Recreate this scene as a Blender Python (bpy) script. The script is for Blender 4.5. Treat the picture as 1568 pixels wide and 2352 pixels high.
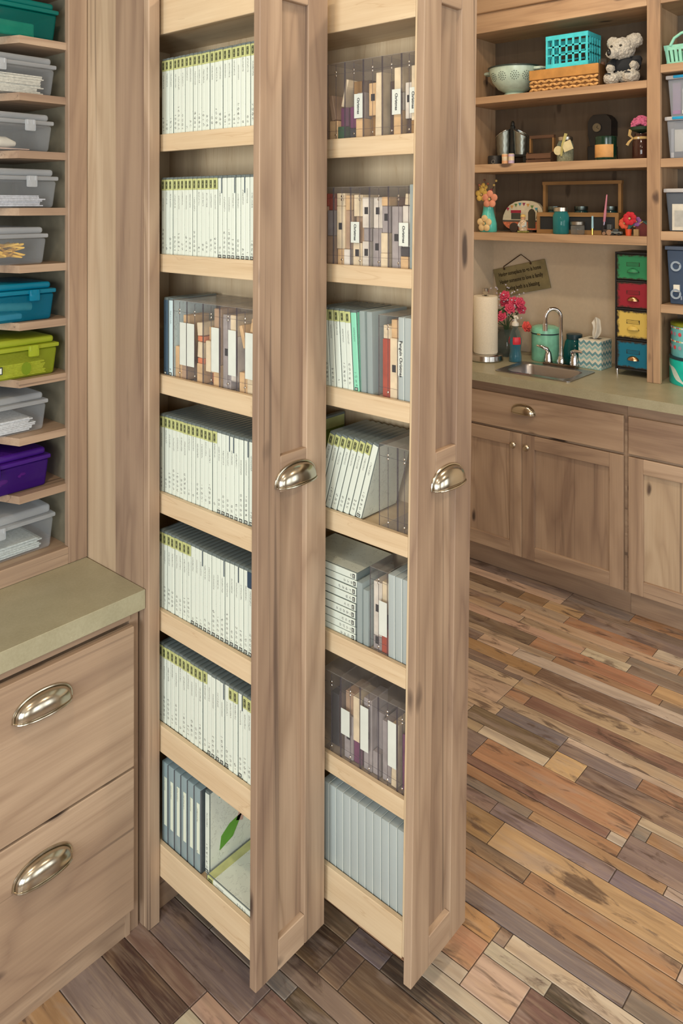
import bpy, bmesh, math, random
from mathutils import Vector, Matrix, noise
PI = math.pi
rnd = random.Random(11)
for o in list(bpy.data.objects):
    bpy.data.objects.remove(o)
scene = bpy.context.scene
COL = scene.collection

# ------------------------------------------------------------------ camera
FPX, HORIZON, YAW = 1796.72, 470.93, 0.85138          # frame taken as 1568 x 2352
CAM = Vector((-1.0731, -1.5359, 1.690))
cd = bpy.data.cameras.new('camera')
cd.sensor_fit = 'VERTICAL'; cd.sensor_height = 36.0
cd.lens = FPX / 2352 * 36
cd.shift_y = -(1176 - HORIZON) / 2352
cd.clip_start = 0.05
cam = bpy.data.objects.new('camera', cd); COL.objects.link(cam)
cam.location = CAM; cam.rotation_euler = (PI / 2, 0, -YAW)
scene.camera = cam
_r = Vector((math.cos(YAW), -math.sin(YAW), 0)); _u = Vector((0, 0, 1)); _f = Vector((math.sin(YAW), math.cos(YAW), 0))
def px(u, v, ax, val):
    """photo pixel -> point where its ray meets the plane axis=val"""
    d = _f + _r * ((u - 784) / FPX) - _u * ((v - HORIZON) / FPX)
    return CAM + d * ((val - CAM[ax]) / d[ax])

# ------------------------------------------------------------------ world, lights, exposure
w = bpy.data.worlds.new('daylight'); scene.world = w; w.use_nodes = True
w.node_tree.nodes['Background'].inputs[0].default_value = (0.75, 0.88, 1.0, 1)
w.node_tree.nodes['Background'].inputs[1].default_value = 1.2
def area(name, loc, rot, sx, sy, power, col):
    l = bpy.data.lights.new(name, 'AREA'); l.shape = 'RECTANGLE'; l.size = sx; l.size_y = sy
    l.energy = power; l.color = col
    o = bpy.data.objects.new(name, l); COL.objects.link(o); o.location = loc; o.rotation_euler = rot
    return o
DAY = (0.96, 1.0, 0.985)
WINB = [(-2.1, 1.2), (0.15, 1.2), (1.6, 1.0)]           # windows of the wall behind: x centre, width
WINL = [(-3.0, 1.15), (-1.25, 1.15)]                   # windows of the side wall: y centre, width
for i, (x, wd) in enumerate(WINB):
    area('window_daylight', (x, -4.18, 1.55), (PI / 2, 0, 0), wd, 1.5, 15 * wd, DAY)
for i, (y, wd) in enumerate(WINL):
    area('window_daylight', (-3.17, y, 1.5), (PI / 2, 0, -PI / 2), wd, 1.5, 66 * wd, DAY)
LAMPS = [(1.72, 0.02), (0.9, -0.75), (-0.9, -0.9), (0.9, -2.5), (-1.2, -2.6)]
vs = scene.view_settings
vs.view_transform = 'Standard'; vs.look = 'None'; vs.exposure = -0.22; vs.gamma = 1.0; vs.use_curve_mapping = False
scene.cycles.transparent_max_bounces = 24
scene.cycles.max_bounces = 10

# ------------------------------------------------------------------ helpers: materials
def S(r, g, b):
    f = lambda c: (c / 12.92 if c <= 0.04045 else ((c + 0.055) / 1.055) ** 2.4)
    return (f(r / 255), f(g / 255), f(b / 255), 1)
class NT:
    def __init__(s, name):
        s.m = bpy.data.materials.new(name); s.m.use_nodes = True
        s.t = s.m.node_tree; s.t.nodes.clear()
        s.out = s.n('ShaderNodeOutputMaterial')
    def n(s, typ, **kw):
        x = s.t.nodes.new(typ)
        for k, v in kw.items(): setattr(x, k, v)
        return x
    def l(s, a, b): s.t.links.new(a, b)
    def math(s, op, a, b=None, c=None):
        x = s.n('ShaderNodeMath', operation=op)
        for i, v in enumerate((a, b, c)):
            if v is None: continue
            if isinstance(v, (int, float)): x.inputs[i].default_value = v
            else: s.l(v, x.inputs[i])
        return x.outputs[0]
    def mix(s, fac, a, b, mode='MIX'):
        x = s.n('ShaderNodeMix', data_type='RGBA', blend_type=mode)
        for i, v in ((0, fac), (6, a), (7, b)):
            if isinstance(v, (int, float)): x.inputs[i].default_value = v
            elif isinstance(v, tuple): x.inputs[i].default_value = v
            else: s.l(v, x.inputs[i])
        return x.outputs[2]
    def ramp(s, fac, stops, interp='LINEAR'):
        x = s.n('ShaderNodeValToRGB'); x.color_ramp.interpolation = interp
        e = x.color_ramp.elements
        while len(e) < len(stops): e.new(0.5)
        for i, (p, c) in enumerate(stops):
            e[i].position = p; e[i].color = c if isinstance(c, tuple) else (c, c, c, 1)
        s.l(fac, x.inputs[0]); return x.outputs[0]
    def coords(s, scale, rand=0.0, kind='Object'):
        tc = s.n('ShaderNodeTexCoord'); mp = s.n('ShaderNodeMapping')
        mp.inputs['Scale'].default_value = scale
        v = tc.outputs[kind]
        if rand:
            oi = s.n('ShaderNodeObjectInfo'); cb = s.n('ShaderNodeCombineXYZ')
            for i, k in enumerate((rand, rand * 1.7, rand * 0.6)):
                s.l(s.math('MULTIPLY', oi.outputs['Random'], k), cb.inputs[i])
            ad = s.n('ShaderNodeVectorMath', operation='ADD'); s.l(v, ad.inputs[0]); s.l(cb.outputs[0], ad.inputs[1]); v = ad.outputs[0]
        s.l(v, mp.inputs[0]); return mp.outputs[0]
    def noise(s, vec, scale=1, detail=4, rough=0.55, dist=0.0):
        x = s.n('ShaderNodeTexNoise'); x.inputs['Scale'].default_value = scale; x.inputs['Detail'].default_value = detail
        x.inputs['Roughness'].default_value = rough; x.inputs['Distortion'].default_value = dist
        s.l(vec, x.inputs['Vector']); return x.outputs['Fac']
    def pbr(s, col, rough=0.5, metal=0.0, spec=0.5, bump=None, bstr=0.1, **kw):
        p = s.n('ShaderNodeBsdfPrincipled')
        for k, v in (('Base Color', col), ('Roughness', rough), ('Metallic', metal), ('Specular IOR Level', spec)):
            if isinstance(v, (int, float, tuple)): p.inputs[k].default_value = v
            else: s.l(v, p.inputs[k])
        for k, v in kw.items(): p.inputs[k.replace('_', ' ')].default_value = v
        if bump is not None:
            b = s.n('ShaderNodeBump'); b.inputs['Strength'].default_value = bstr; b.inputs['Distance'].default_value = 0.002
            s.l(bump, b.inputs['Height']); s.l(b.outputs[0], p.inputs['Normal'])
        return p.outputs[0]
    def done(s, sh): s.l(sh, s.out.inputs[0]); return s.m
AX = {'x': 0, 'y': 1, 'z': 2}
def sc3(axis, along, across):
    v = [across] * 3; v[AX[axis]] = along; return tuple(v)
_MC = {}
def memo(f):
    def g(*a):
        k = (f.__name__,) + a
        if k not in _MC: _MC[k] = f(*a)
        return _MC[k]
    return g
@memo
def wood(axis='z', tone='hickory'):
    n = NT('wood_%s_%s' % (tone, axis))
    P = {'hickory': (S(188, 164, 140), S(163, 139, 117), S(130, 107, 91), S(58, 46, 44)),
         'shelf': (S(196, 166, 134), S(178, 147, 116), S(148, 119, 95), S(84, 66, 58)),
         'pale': (S(198, 178, 152), S(180, 158, 132), S(154, 131, 109), S(80, 64, 56)),
         'caddy': (S(164, 128, 84), S(142, 108, 68), S(112, 84, 52), S(60, 44, 34)),
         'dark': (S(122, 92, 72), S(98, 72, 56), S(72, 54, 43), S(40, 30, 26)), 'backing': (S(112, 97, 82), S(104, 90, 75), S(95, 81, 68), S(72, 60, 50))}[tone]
    v1 = n.coords(sc3(axis, 0.8, 6.5), 31.0)
    big = n.noise(v1, 1.0, 3, 0.5, 0.6)
    rings = n.math('PINGPONG', n.math('MULTIPLY', big, 13.0), 1.0)
    v2 = n.coords(sc3(axis, 3.5, 190.0), 17.0)
    fine = n.noise(v2, 1.0, 6, 0.65, 0.2)
    v3 = n.coords(sc3(axis, 0.5, 7.0), 53.0)
    board = n.noise(v3, 1.0, 1, 0.4)
    t = n.math('ADD', n.math('MULTIPLY', n.math('POWER', rings, 2.0), 0.15), n.math('MULTIPLY', fine, 0.22))
    t = n.math('ADD', t, n.math('MULTIPLY', board, 0.62))
    c = n.ramp(t, [(0.28, P[0]), (0.46, P[1]), (0.72, P[2])])
    # mineral streaks and knots
    v4 = n.coords(sc3(axis, 1.0, 15.0), 71.0)
    st = n.noise(v4, 1.0, 4, 0.55, 1.4)
    c = n.mix(n.ramp(st, [(0.65, 0.0), (0.75, 0.38)]), c, P[3])
    ln = n.noise(n.coords(sc3(axis, 0.55, 46.0), 41.0), 1.0, 3, 0.5, 0.5)
    c = n.mix(n.ramp(ln, [(0.645, 0.0), (0.71, 0.55)]), c, P[3])
    v5 = n.coords(sc3(axis, 3.4, 9.0), 23.0)
    vo = n.n('ShaderNodeTexVoronoi'); vo.inputs['Scale'].default_value = 1.0
    wv = n.n('ShaderNodeVectorMath', operation='ADD'); n.l(v5, wv.inputs[0])
    nz = n.n('ShaderNodeTexNoise'); nz.inputs['Scale'].default_value = 2.2; n.l(v5, nz.inputs['Vector'])
    sm = n.n('ShaderNodeVectorMath', operation='SCALE'); sm.inputs['Scale'].default_value = 0.22; n.l(nz.outputs['Color'], sm.inputs[0])
    n.l(sm.outputs[0], wv.inputs[1]); n.l(wv.outputs[0], vo.inputs['Vector'])
    kn = n.ramp(vo.outputs['Distance'], [(0.08, 1.0), (0.15, 0.0)])
    pick = n.n('ShaderNodeSeparateColor'); n.l(vo.outputs['Color'], pick.inputs[0])
    kn = n.math('MULTIPLY', kn, n.ramp(pick.outputs[0], [(0.42, 0.0), (0.44, 0.9)]))
    c = n.mix(kn, c, P[3])
    return n.done(n.pbr(c, 0.48, 0, 0.35, bump=fine, bstr=0.12))
@memo
def maple(axis='y'):
    n = NT('maple_' + axis)
    v1 = n.coords(sc3(axis, 2.2, 26.0), 19.0); big = n.noise(v1, 1.0, 3, 0.5, 0.7)
    lines = n.ramp(n.math('PINGPONG', n.math('MULTIPLY', big, 7.0), 1.0), [(0.0, 1.0), (0.09, 0.0)])
    v2 = n.coords(sc3(axis, 6.0, 160.0), 9.0); fine = n.noise(v2, 1.0, 4, 0.6)
    c = n.ramp(n.math('ADD', n.math('MULTIPLY', big, 0.5), n.math('MULTIPLY', fine, 0.5)), [(0.3, S(218, 198, 166)), (0.62, S(205, 181, 147)), (0.8, S(188, 161, 126))])
    c = n.mix(n.math('MULTIPLY', lines, 0.28), c, S(166, 128, 88))
    return n.done(n.pbr(c, 0.42, 0, 0.4))
@memo
def plain(name, r, g, b, rough=0.5, metal=0.0, var=0.06, scale=30.0):
    n = NT(name); f = n.noise(n.coords((scale,) * 3, 7.0), 1.0, 3)
    base = S(r, g, b)
    lo = tuple(c * (1 - var * 2) for c in base[:3]) + (1,); hi = tuple(min(1, c * (1 + var * 2)) for c in base[:3]) + (1,)
    return n.done(n.pbr(n.ramp(f, [(0.3, lo), (0.7, hi)]), rough, metal, 0.5))
@memo
def clear(name, r, g, b, a0=0.06, a1=0.55, rough=0.12, tint=0.94):
    """thin clear or tinted plastic / glass: see-through sheet with a gloss that grows at grazing angles"""
    n = NT(name); col = S(r, g, b)
    tr = n.n('ShaderNodeBsdfTransparent')
    wob = n.noise(n.coords((40.0,) * 3, 3.0), 1.0, 2)
    n.l(n.ramp(wob, [(0.0, tuple(1 - (1 - c) * (1 - tint) * 4 for c in col[:3]) + (1,)), (1.0, tuple(1 - (1 - c) * (1 - tint) * 3 for c in col[:3]) + (1,))]), tr.inputs[0])
    p = n.pbr(col, rough, 0, 0.6)
    lw = n.n('ShaderNodeLayerWeight'); lw.inputs['Blend'].default_value = 0.35
    fac = n.math('ADD', n.math('MULTIPLY', lw.outputs['Facing'], a1 - a0), a0)
    mx = n.n('ShaderNodeMixShader'); n.l(fac, mx.inputs[0]); n.l(tr.outputs[0], mx.inputs[1]); n.l(p, mx.inputs[2])
    return n.done(mx.outputs[0])
@memo
def metal(name, r, g, b, rough=0.2):
    n = NT(name); f = n.noise(n.coords((90.0, 90.0, 6.0), 5.0), 1.0, 3)
    return n.done(n.pbr(S(r, g, b), n.ramp(f, [(0.2, rough * 0.8), (0.8, rough * 1.3)]), 1.0, 0.5))
@memo
def laminate():
    n = NT('olive_laminate'); f = n.noise(n.coords((170.0,) * 3), 1.0, 4, 0.7); g = n.noise(n.coords((14.0,) * 3), 1.0, 3)
    fl = n.noise(n.coords((130.0, 420.0, 260.0)), 1.0, 2, 0.5, 1.5)
    c = n.ramp(n.math('ADD', n.math('MULTIPLY', f, 0.5), n.math('MULTIPLY', g, 0.5)), [(0.3, S(150, 145, 119)), (0.7, S(170, 165, 140))])
    c = n.mix(n.ramp(fl, [(0.70, 0.0), (0.76, 0.45)]), c, S(206, 200, 170))
    return n.done(n.pbr(c, 0.36, 0, 0.5))
@memo
def paint(name, r, g, b):
    n = NT(name); f = n.noise(n.coords((60.0,) * 3), 1.0, 4)
    a = S(r, g, b); d = tuple(c * 0.94 for c in a[:3]) + (1,)
    return n.done(n.pbr(n.ramp(f, [(0.3, d), (0.7, a)]), 0.75, 0, 0.3, bump=f, bstr=0.05))
@memo
def plank_mat():
    n = NT('worn_plank')
    at = n.n('ShaderNodeAttribute', attribute_name='Col')
    s1 = n.noise(n.coords((38.0, 2.2, 38.0), 13.0), 1.0, 5, 0.6, 0.9)
    s2 = n.noise(n.coords((150.0, 8.0, 150.0), 5.0), 1.0, 4, 0.6)
    bl = n.noise(n.coords((13.0, 3.4, 13.0), 29.0), 1.0, 4, 0.6, 0.7)
    b2 = n.noise(n.coords((20.0, 5.0, 13.0), 61.0), 1.0, 5, 0.65, 1.0)
    gd = n.noise(n.coords((11.0, 2.6, 13.0), 83.0), 1.0, 3, 0.55, 0.8)
    c = n.mix(n.ramp(gd, [(0.52, 0.0), (0.68, 0.4)]), at.outputs['Color'], S(186, 154, 116))
    c = n.mix(n.ramp(s1, [(0.40, 0.0), (0.74, 0.5)]), c, S(84, 65, 56))
    c = n.mix(n.ramp(bl, [(0.54, 0.0), (0.66, 0.5)]), c, S(156, 142, 134))
    c = n.mix(n.ramp(b2, [(0.55, 0.0), (0.64, 0.8)]), c, S(80, 63, 57))
    c = n.mix(n.ramp(s2, [(0.45, 0.0), (0.8, 0.28)]), c, S(205, 184, 156))
    return n.done(n.pbr(c, n.ramp(s2, [(0.2, 0.30), (0.9, 0.5)]), 0, 0.45, bump=s1, bstr=0.1))
def mask_range(n, v, lo, hi):
    return n.math('MULTIPLY', n.math('GREATER_THAN', v, lo), n.math('LESS_THAN', v, hi))
@memo
def spine_paper(r, g, b, ink):
    """printed paper insert: faint title column near the top, small stamp prints towards the foot of the spine"""
    n = NT('printed_insert'); tc = n.n('ShaderNodeTexCoord'); sp = n.n('ShaderNodeSeparateXYZ'); n.l(tc.outputs['Object'], sp.inputs[0])
    oi = n.n('ShaderNodeObjectInfo'); R = oi.outputs['Random']
    x, y, z = sp.outputs
    front = n.math('LESS_THAN', x, 0.0005)
    title = n.math('MULTIPLY', mask_range(n, n.math('ABSOLUTE', n.math('ADD', y, 0.0006)), -1, 0.0021), mask_range(n, n.math('ADD', z, n.math('MULTIPLY', R, 0.02)), 0.128, 0.160))
    tx = n.math('GREATER_THAN', n.noise(n.coords((500, 700, 900), 3.0), 1.0, 2), 0.50)
    title = n.math('MULTIPLY', title, tx)
    zz = n.math('ADD', n.math('MULTIPLY', z, 95.0), n.math('MULTIPLY', R, 31.0))
    cell = n.math('SUBTRACT', n.math('FRACT', zz), 0.5)
    rr = n.math('ADD', n.math('POWER', n.math('MULTIPLY', cell, 0.0105), 2.0), n.math('POWER', y, 2.0))
    wob = n.noise(n.coords((650, 650, 650), 47.0), 1.0, 3)
    blob = n.math('LESS_THAN', rr, n.math('MULTIPLY', n.math('POWER', wob, 3.0), 0.000060))
    hi = n.math('ADD', n.math('MULTIPLY', R, 0.05), 0.022)
    pr = n.math('MULTIPLY', blob, n.math('LESS_THAN', z, hi)); pr = n.math('MULTIPLY', pr, n.math('GREATER_THAN', z, 0.016))
    pr = n.math('MULTIPLY', pr, n.math('GREATER_THAN', wob, 0.50))
    m = n.math('MAXIMUM', n.math('MULTIPLY', title, 0.7), n.math('MULTIPLY', pr, 0.85)); m = n.math('MULTIPLY', m, front)
    # cover side: large pale stamp drawings
    cov = n.noise(n.coords((60, 60, 60), 5.0), 1.0, 4, 0.6, 1.0)
    cm = n.math('MULTIPLY', n.math('MULTIPLY', mask_range(n, cov, 0.58, 0.60), n.math('SUBTRACT', 1.0, front)), 0.4)
    m = n.math('MAXIMUM', m, cm)
    c = n.mix(n.math('MULTIPLY', m, ink), S(r, g, b), S(52, 54, 60))
    return n.done(n.pbr(c, 0.4, 0, 0.4))
@memo
def worn(name, r, g, b):
    n = NT(name); tc = n.n('ShaderNodeTexCoord'); sp = n.n('ShaderNodeSeparateXYZ'); n.l(tc.outputs['Generated'], sp.inputs[0])
    e = None
    for i in (0, 2):
        d = n.math('SUBTRACT', 0.5, n.math('ABSOLUTE', n.math('SUBTRACT', sp.outputs[i], 0.5)))
        e = d if e is None else n.math('MINIMUM', e, d)
    f = n.noise(n.coords((60.0,) * 3, 7.0), 1.0, 4)
    k = n.ramp(n.math('ADD', e, n.math('MULTIPLY', n.math('SUBTRACT', f, 0.5), 0.22)), [(0.02, 1.0), (0.09, 0.0)])
    return n.done(n.pbr(n.mix(k, S(r, g, b), S(52, 44, 38)), 0.5, 0, 0.4))
@memo
def chevron():
    n = NT('chevron_card'); tc = n.n('ShaderNodeTexCoord'); sp = n.n('ShaderNodeSeparateXYZ'); n.l(tc.outputs['Object'], sp.inputs[0])
    zig = n.math('MULTIPLY', n.math('PINGPONG', n.math('ADD', n.math('ADD', sp.outputs[0], sp.outputs[1]), 1.0), 0.0145), 0.95)
    k = n.math('MODULO', n.math('MULTIPLY', n.math('ADD', n.math('SUBTRACT', sp.outputs[2], zig), 1.0), 20.5), 1.0)
    c = n.ramp(k, [(0.0, S(222, 220, 205)), (0.30, S(150, 190, 190)), (0.55, S(206, 210, 198)), (0.72, S(112, 156, 164))], 'CONSTANT')
    return n.done(n.pbr(c, 0.6, 0, 0.3))

# ------------------------------------------------------------------ helpers: meshes and objects
class MB:
    def __init__(s): s.bm = bmesh.new()
    def box(s, x0, x1, y0, y1, z0, z1, bev=0.0, seg=1, rot=None):
        r = bmesh.ops.create_cube(s.bm, size=1.0); v = r['verts']
        for q in v:
            q.co = Vector(((x0 + x1) / 2 + q.co.x * (x1 - x0), (y0 + y1) / 2 + q.co.y * (y1 - y0), (z0 + z1) / 2 + q.co.z * (z1 - z0)))
        if rot is not None:
            c = Vector(((x0 + x1) / 2, (y0 + y1) / 2, (z0 + z1) / 2))
            for q in v: q.co = c + rot @ (q.co - c)
        if bev > 0:
            es = list({e for q in v for e in q.link_edges})
            bmesh.ops.bevel(s.bm, geom=es, offset=bev, segments=seg, affect='EDGES', profile=0.5)
        return s
    def lathe(s, prof, seg=24, c=(0, 0, 0), sx=1.0, sy=1.0, a0=0.0, a1=2 * PI):
        c = Vector(c); full = abs(a1 - a0 - 2 * PI) < 1e-6; k = seg if full else seg + 1; rings = []
        for r, z in prof:
            if r < 1e-6: rings.append([s.bm.verts.new(c + Vector((0, 0, z)))])
            else: rings.append([s.bm.verts.new(c + Vector((r * sx * math.cos(a0 + (a1 - a0) * i / seg), r * sy * math.sin(a0 + (a1 - a0) * i / seg), z))) for i in range(k)])
        for A, B in zip(rings, rings[1:]):
            for i in range(seg):
                j = (i + 1) % k
                f = [A[i % len(A)], A[j % len(A)], B[j % len(B)], B[i % len(B)]]
                f = list(dict.fromkeys(f))
                if len(f) > 2:
                    try: s.bm.faces.new(f)
                    except ValueError: pass
        return s
    def cyl(s, p0, p1, r0, r1=None, seg=16):
        return s.tube([p0, p1], [r0, r0 if r1 is None else r1], seg)
    def tube(s, path, r, seg=10, cap=True):
        path = [Vector(p) for p in path]; rs = r if isinstance(r, (list, tuple)) else [r] * len(path)
        rings = []; prev = None
        for i, p in enumerate(path):
            t = (path[min(i + 1, len(path) - 1)] - path[max(i - 1, 0)]).normalized()
            if prev is None: prev = t.orthogonal().normalized()
            a = (prev - t * prev.dot(t)).normalized(); prev = a; b = t.cross(a)
            rings.append([s.bm.verts.new(p + (a * math.cos(2 * PI * k / seg) + b * math.sin(2 * PI * k / seg)) * rs[i]) for k in range(seg)])
        for A, B in zip(rings, rings[1:]):
            for k in range(seg): s.bm.faces.new([A[k], A[(k + 1) % seg], B[(k + 1) % seg], B[k]])
        if cap: s.bm.faces.new(rings[0][::-1]); s.bm.faces.new(rings[-1])
        return s
    def ball(s, c, rx, ry=None, rz=None, seg=12, rot=None):
        ry = rx if ry is None else ry; rz = rx if rz is None else rz
        r = bmesh.ops.create_uvsphere(s.bm, u_segments=seg, v_segments=max(6, seg * 2 // 3), radius=1.0)
        for q in r['verts']:
            v = Vector((q.co.x * rx, q.co.y * ry, q.co.z * rz))
            q.co = Vector(c) + (rot @ v if rot is not None else v)
        return s
    def prism(s, poly, axis, a0, a1):
        """polygon in the two other axes (cyclic order) extruded along axis"""
        def P(p, a):
            if axis == 'x': return (a, p[0], p[1])
            if axis == 'y': return (p[0], a, p[1])
            return (p[0], p[1], a)
        A = [s.bm.verts.new(P(p, a0)) for p in poly]; B = [s.bm.verts.new(P(p, a1)) for p in poly]
        s.bm.faces.new(A); s.bm.faces.new(B[::-1])
        for i in range(len(poly)):
            j = (i + 1) % len(poly); s.bm.faces.new([A[j], A[i], B[i], B[j]])
        return s
    def grid(s, fn, nu, nv, closed=False):
        V = [[s.bm.verts.new(fn(i / nu, j / nv)) for j in range(nv + 1)] for i in range(nu + 1)]
        for i in range(nu):
            for j in range(nv):
                try: s.bm.faces.new([V[i][j], V[i + 1][j], V[i + 1][j + 1], V[i][j + 1]])
                except ValueError: pass
        return s
    def xf(s, fn):
        for v in s.bm.verts: v.co = Vector(fn(v.co))
        return s
    def build(s, name, mat, parent=None, smooth=False, off=None, mods=()):
        bmesh.ops.remove_doubles(s.bm, verts=s.bm.verts, dist=1e-7)
        bmesh.ops.recalc_face_normals(s.bm, faces=s.bm.faces)
        if parent is not None and off is None:
            t = parent
            while t.parent is not None: t = t.parent
            if t.get('world_parts'): off = t.location
        if off is not None:
            for v in s.bm.verts: v.co -= Vector(off)
        me = bpy.data.meshes.new(name); s.bm.to_mesh(me); s.bm.free()
        me.materials.append(mat)
        if smooth:
            me.shade_smooth()
            me.set_sharp_from_angle(angle=math.radians(smooth if smooth is not True else 40))
        o = bpy.data.objects.new(name, me); COL.objects.link(o)
        if parent is not None: o.parent = parent
        return o
def tag(o, label=None, cat=None, group=None, kind=None):
    for k, v in (('label', label), ('category', cat), ('group', group), ('kind', kind)):
        if v: o[k] = v
    return o
def thing(name, label, cat, loc=(0, 0, 0), rz=0.0, group=None, world=False, rot=None):
    o = bpy.data.objects.new(name, None); COL.objects.link(o); o.empty_display_size = 0.05
    o.location = loc; o.rotation_euler = rot if rot is not None else (0, 0, rz)
    if world: o['world_parts'] = True          # parts are given in room coordinates
    return tag(o, label, cat, group)
def sub(name, parent):
    o = bpy.data.objects.new(name, None); COL.objects.link(o); o.parent = parent; return o
def B(x0, x1, y0, y1, z0, z1, bev=0.0, seg=1): return MB().box(x0, x1, y0, y1, z0, z1, bev, seg)
def text(body, size, mat, parent, name, frame, bold=0.0003):
    """flat lettering lying in the plane given by frame = (origin, ex, ey)"""
    c = bpy.data.curves.new('lettering', 'FONT'); c.body = body; c.size = size; c.align_x = 'CENTER'; c.align_y = 'CENTER'; c.resolution_u = 2; c.offset = bold
    tmp = bpy.data.objects.new('lettering_source', c)
    me = bpy.data.meshes.new_from_object(tmp); bpy.data.objects.remove(tmp)
    o_, ex, ey = (Vector(q) for q in frame)
    for v in me.vertices: v.co = o_ + ex * v.co.x + ey * v.co.y
    me.materials.clear(); me.materials.append(mat); me.name = name
    o = bpy.data.objects.new(name, me); COL.objects.link(o); o.parent = parent; return o
def copy_tree(o, parent=None):
    c = o.copy(); COL.objects.link(c); c.parent = parent
    for ch in KIDS.get(o.name, []): copy_tree(ch, c)
    return c
KIDS = {}
def index_kids(o):
    KIDS[o.name] = list(o.children)
    for ch in o.children: index_kids(ch)

CHROME = lambda: metal('brushed_nickel', 186, 177, 160, 0.20)
WHITE = lambda: plain('white_paint', 226, 222, 210, 0.5)
INK = lambda: plain('ink', 40, 42, 48, 0.6)
# ================================================================== the room
XW, YB, XL, YF, ZC = 2.69, 0.655, -3.2, -4.2, 2.95
def struct(o): return tag(o, kind='structure')
WALL = paint('beige_paint', 216, 198, 173); WALLB = paint('taupe_paint', 122, 106, 92)
struct(B(XW, XW + 0.1, YF, YB + 0.1, 0, ZC).build('wall_far', WALL))
struct(B(XL - 0.1, XW, YB, YB + 0.1, 0, ZC).build('wall_cabinet_side', WALL))
struct(B(XL - 0.1, XW + 0.1, YF - 0.1, YB + 0.1, ZC, ZC + 0.1).build('ceiling', paint('ceiling_paint', 196, 184, 168)))
def wall_with_windows(name, along, fixed0, fixed1, a0, a1, wins, z0, z1):
    m = MB(); cuts = sorted((c - d / 2, c + d / 2) for c, d in wins); cur = a0
    def add(p, q, zz0, zz1):
        if along == 'x': m.box(p, q, fixed0, fixed1, zz0, zz1)
        else: m.box(fixed0, fixed1, p, q, zz0, zz1)
    for p, q in cuts:
        add(cur, p, 0, ZC); add(p, q, 0, z0); add(p, q, z1, ZC); cur = q
    add(cur, a1, 0, ZC)
    struct(m.build(name, WALLB))
wall_with_windows('wall_back', 'x', YF - 0.1, YF, XL - 0.1, XW + 0.1, WINB, 0.8, 2.3)
wall_with_windows('wall_side', 'y', XL - 0.1, XL, YF, YB, WINL, 0.75, 2.25)
wi = 0
for along, wins, z0, z1 in (('x', WINB, 0.8, 2.3), ('y', WINL, 0.75, 2.25)):
    for c, d in wins:
        wi += 1; m = MB()
        for a, b, p, q in ((c - d / 2, c + d / 2, z0, z0 + 0.05), (c - d / 2, c + d / 2, z1 - 0.05, z1), (c - d / 2, c - d / 2 + 0.05, z0, z1), (c + d / 2 - 0.05, c + d / 2, z0, z1), (c - 0.02, c + 0.02, z0, z1)):
            if along == 'x': m.box(a, b, YF - 0.06, YF + 0.01, p, q)
            else: m.box(XL - 0.06, XL + 0.01, a, b, p, q)
        struct(m.build('window_%d' % wi, WHITE()))
for i, (x, y) in enumerate(LAMPS):
    t = thing('ceiling_downlight', 'round white recessed downlight in the ceiling', 'light', (x, y, ZC - 0.012), group='recessed ceiling downlights')
    MB().lathe([(0.075, 0.0), (0.1, 0.0), (0.1, 0.012), (0.075, 0.012), (0.075, 0.0)], 24).build('trim_ring', WHITE(), t, True)
    l = bpy.data.lights.new('downlight_lamp', 'AREA'); l.shape = 'DISK'; l.size = 0.14; l.energy = 17 if i else 10; l.color = (1.0, 0.80, 0.57)
    lo = bpy.data.objects.new('downlight_lamp', l); COL.objects.link(lo); lo.location = (x, y, ZC - 0.02)

# ------------------------------------------------------------------ floor of worn planks
floor = struct(B(XL, XW, YF, YB, -0.05, -0.0025).build('floor', plain('grout', 78, 66, 58, 0.8)))
TONE = {'t': (186, 162, 140), 'b': (118, 96, 84), 'g': (128, 113, 105), 'o': (163, 126, 95), 'd': (66, 54, 48), 'y': (198, 168, 126), 'w': (196, 182, 164), 'p': (126, 117, 119)}
def shade(code, r):
    c = TONE[code]; k = 1 + r.uniform(-0.07, 0.07)
    return S(*(max(0, min(255, q * k + r.uniform(-5, 5))) for q in c))
def plank_box(m, x0, x1, y0, y1, col, layer, r):
    n0 = len(m.bm.faces); g = 0.0011; dz = r.uniform(-0.0006, 0.0006)
    m.box(x0 + g, x1 - g, y0 + g, y1 - g, -0.012, dz, 0.0012)
    m.bm.faces.ensure_lookup_table()
    for f in m.bm.faces[n0:]:
        for lp in f.loops: lp[layer] = col
def plank(x0, x1, y1, y0, code):
    m = MB(); ly = m.bm.loops.layers.float_color.new('Col'); r = rnd
    plank_box(m, x0, x1, y0, y1, shade(code, r), ly, r)
    c = ((x0 + x1) / 2, (y0 + y1) / 2, 0)
    o = m.build('plank', plank_mat(), floor, off=c); o.location = c
YT, YE = 0.65, -1.75
def row(x0, x1, joints, codes, y1=YT, y0=YE):
    ys = [y1] + list(joints) + [y0]
    for a, b, c in zip(ys, ys[1:], codes):
        while a - b > 1.02: plank(x0, x1, a, a - 0.86, c); a -= 0.86; c = rnd.choice('tbgowp')
        plank(x0, x1, a, b, c)
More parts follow.
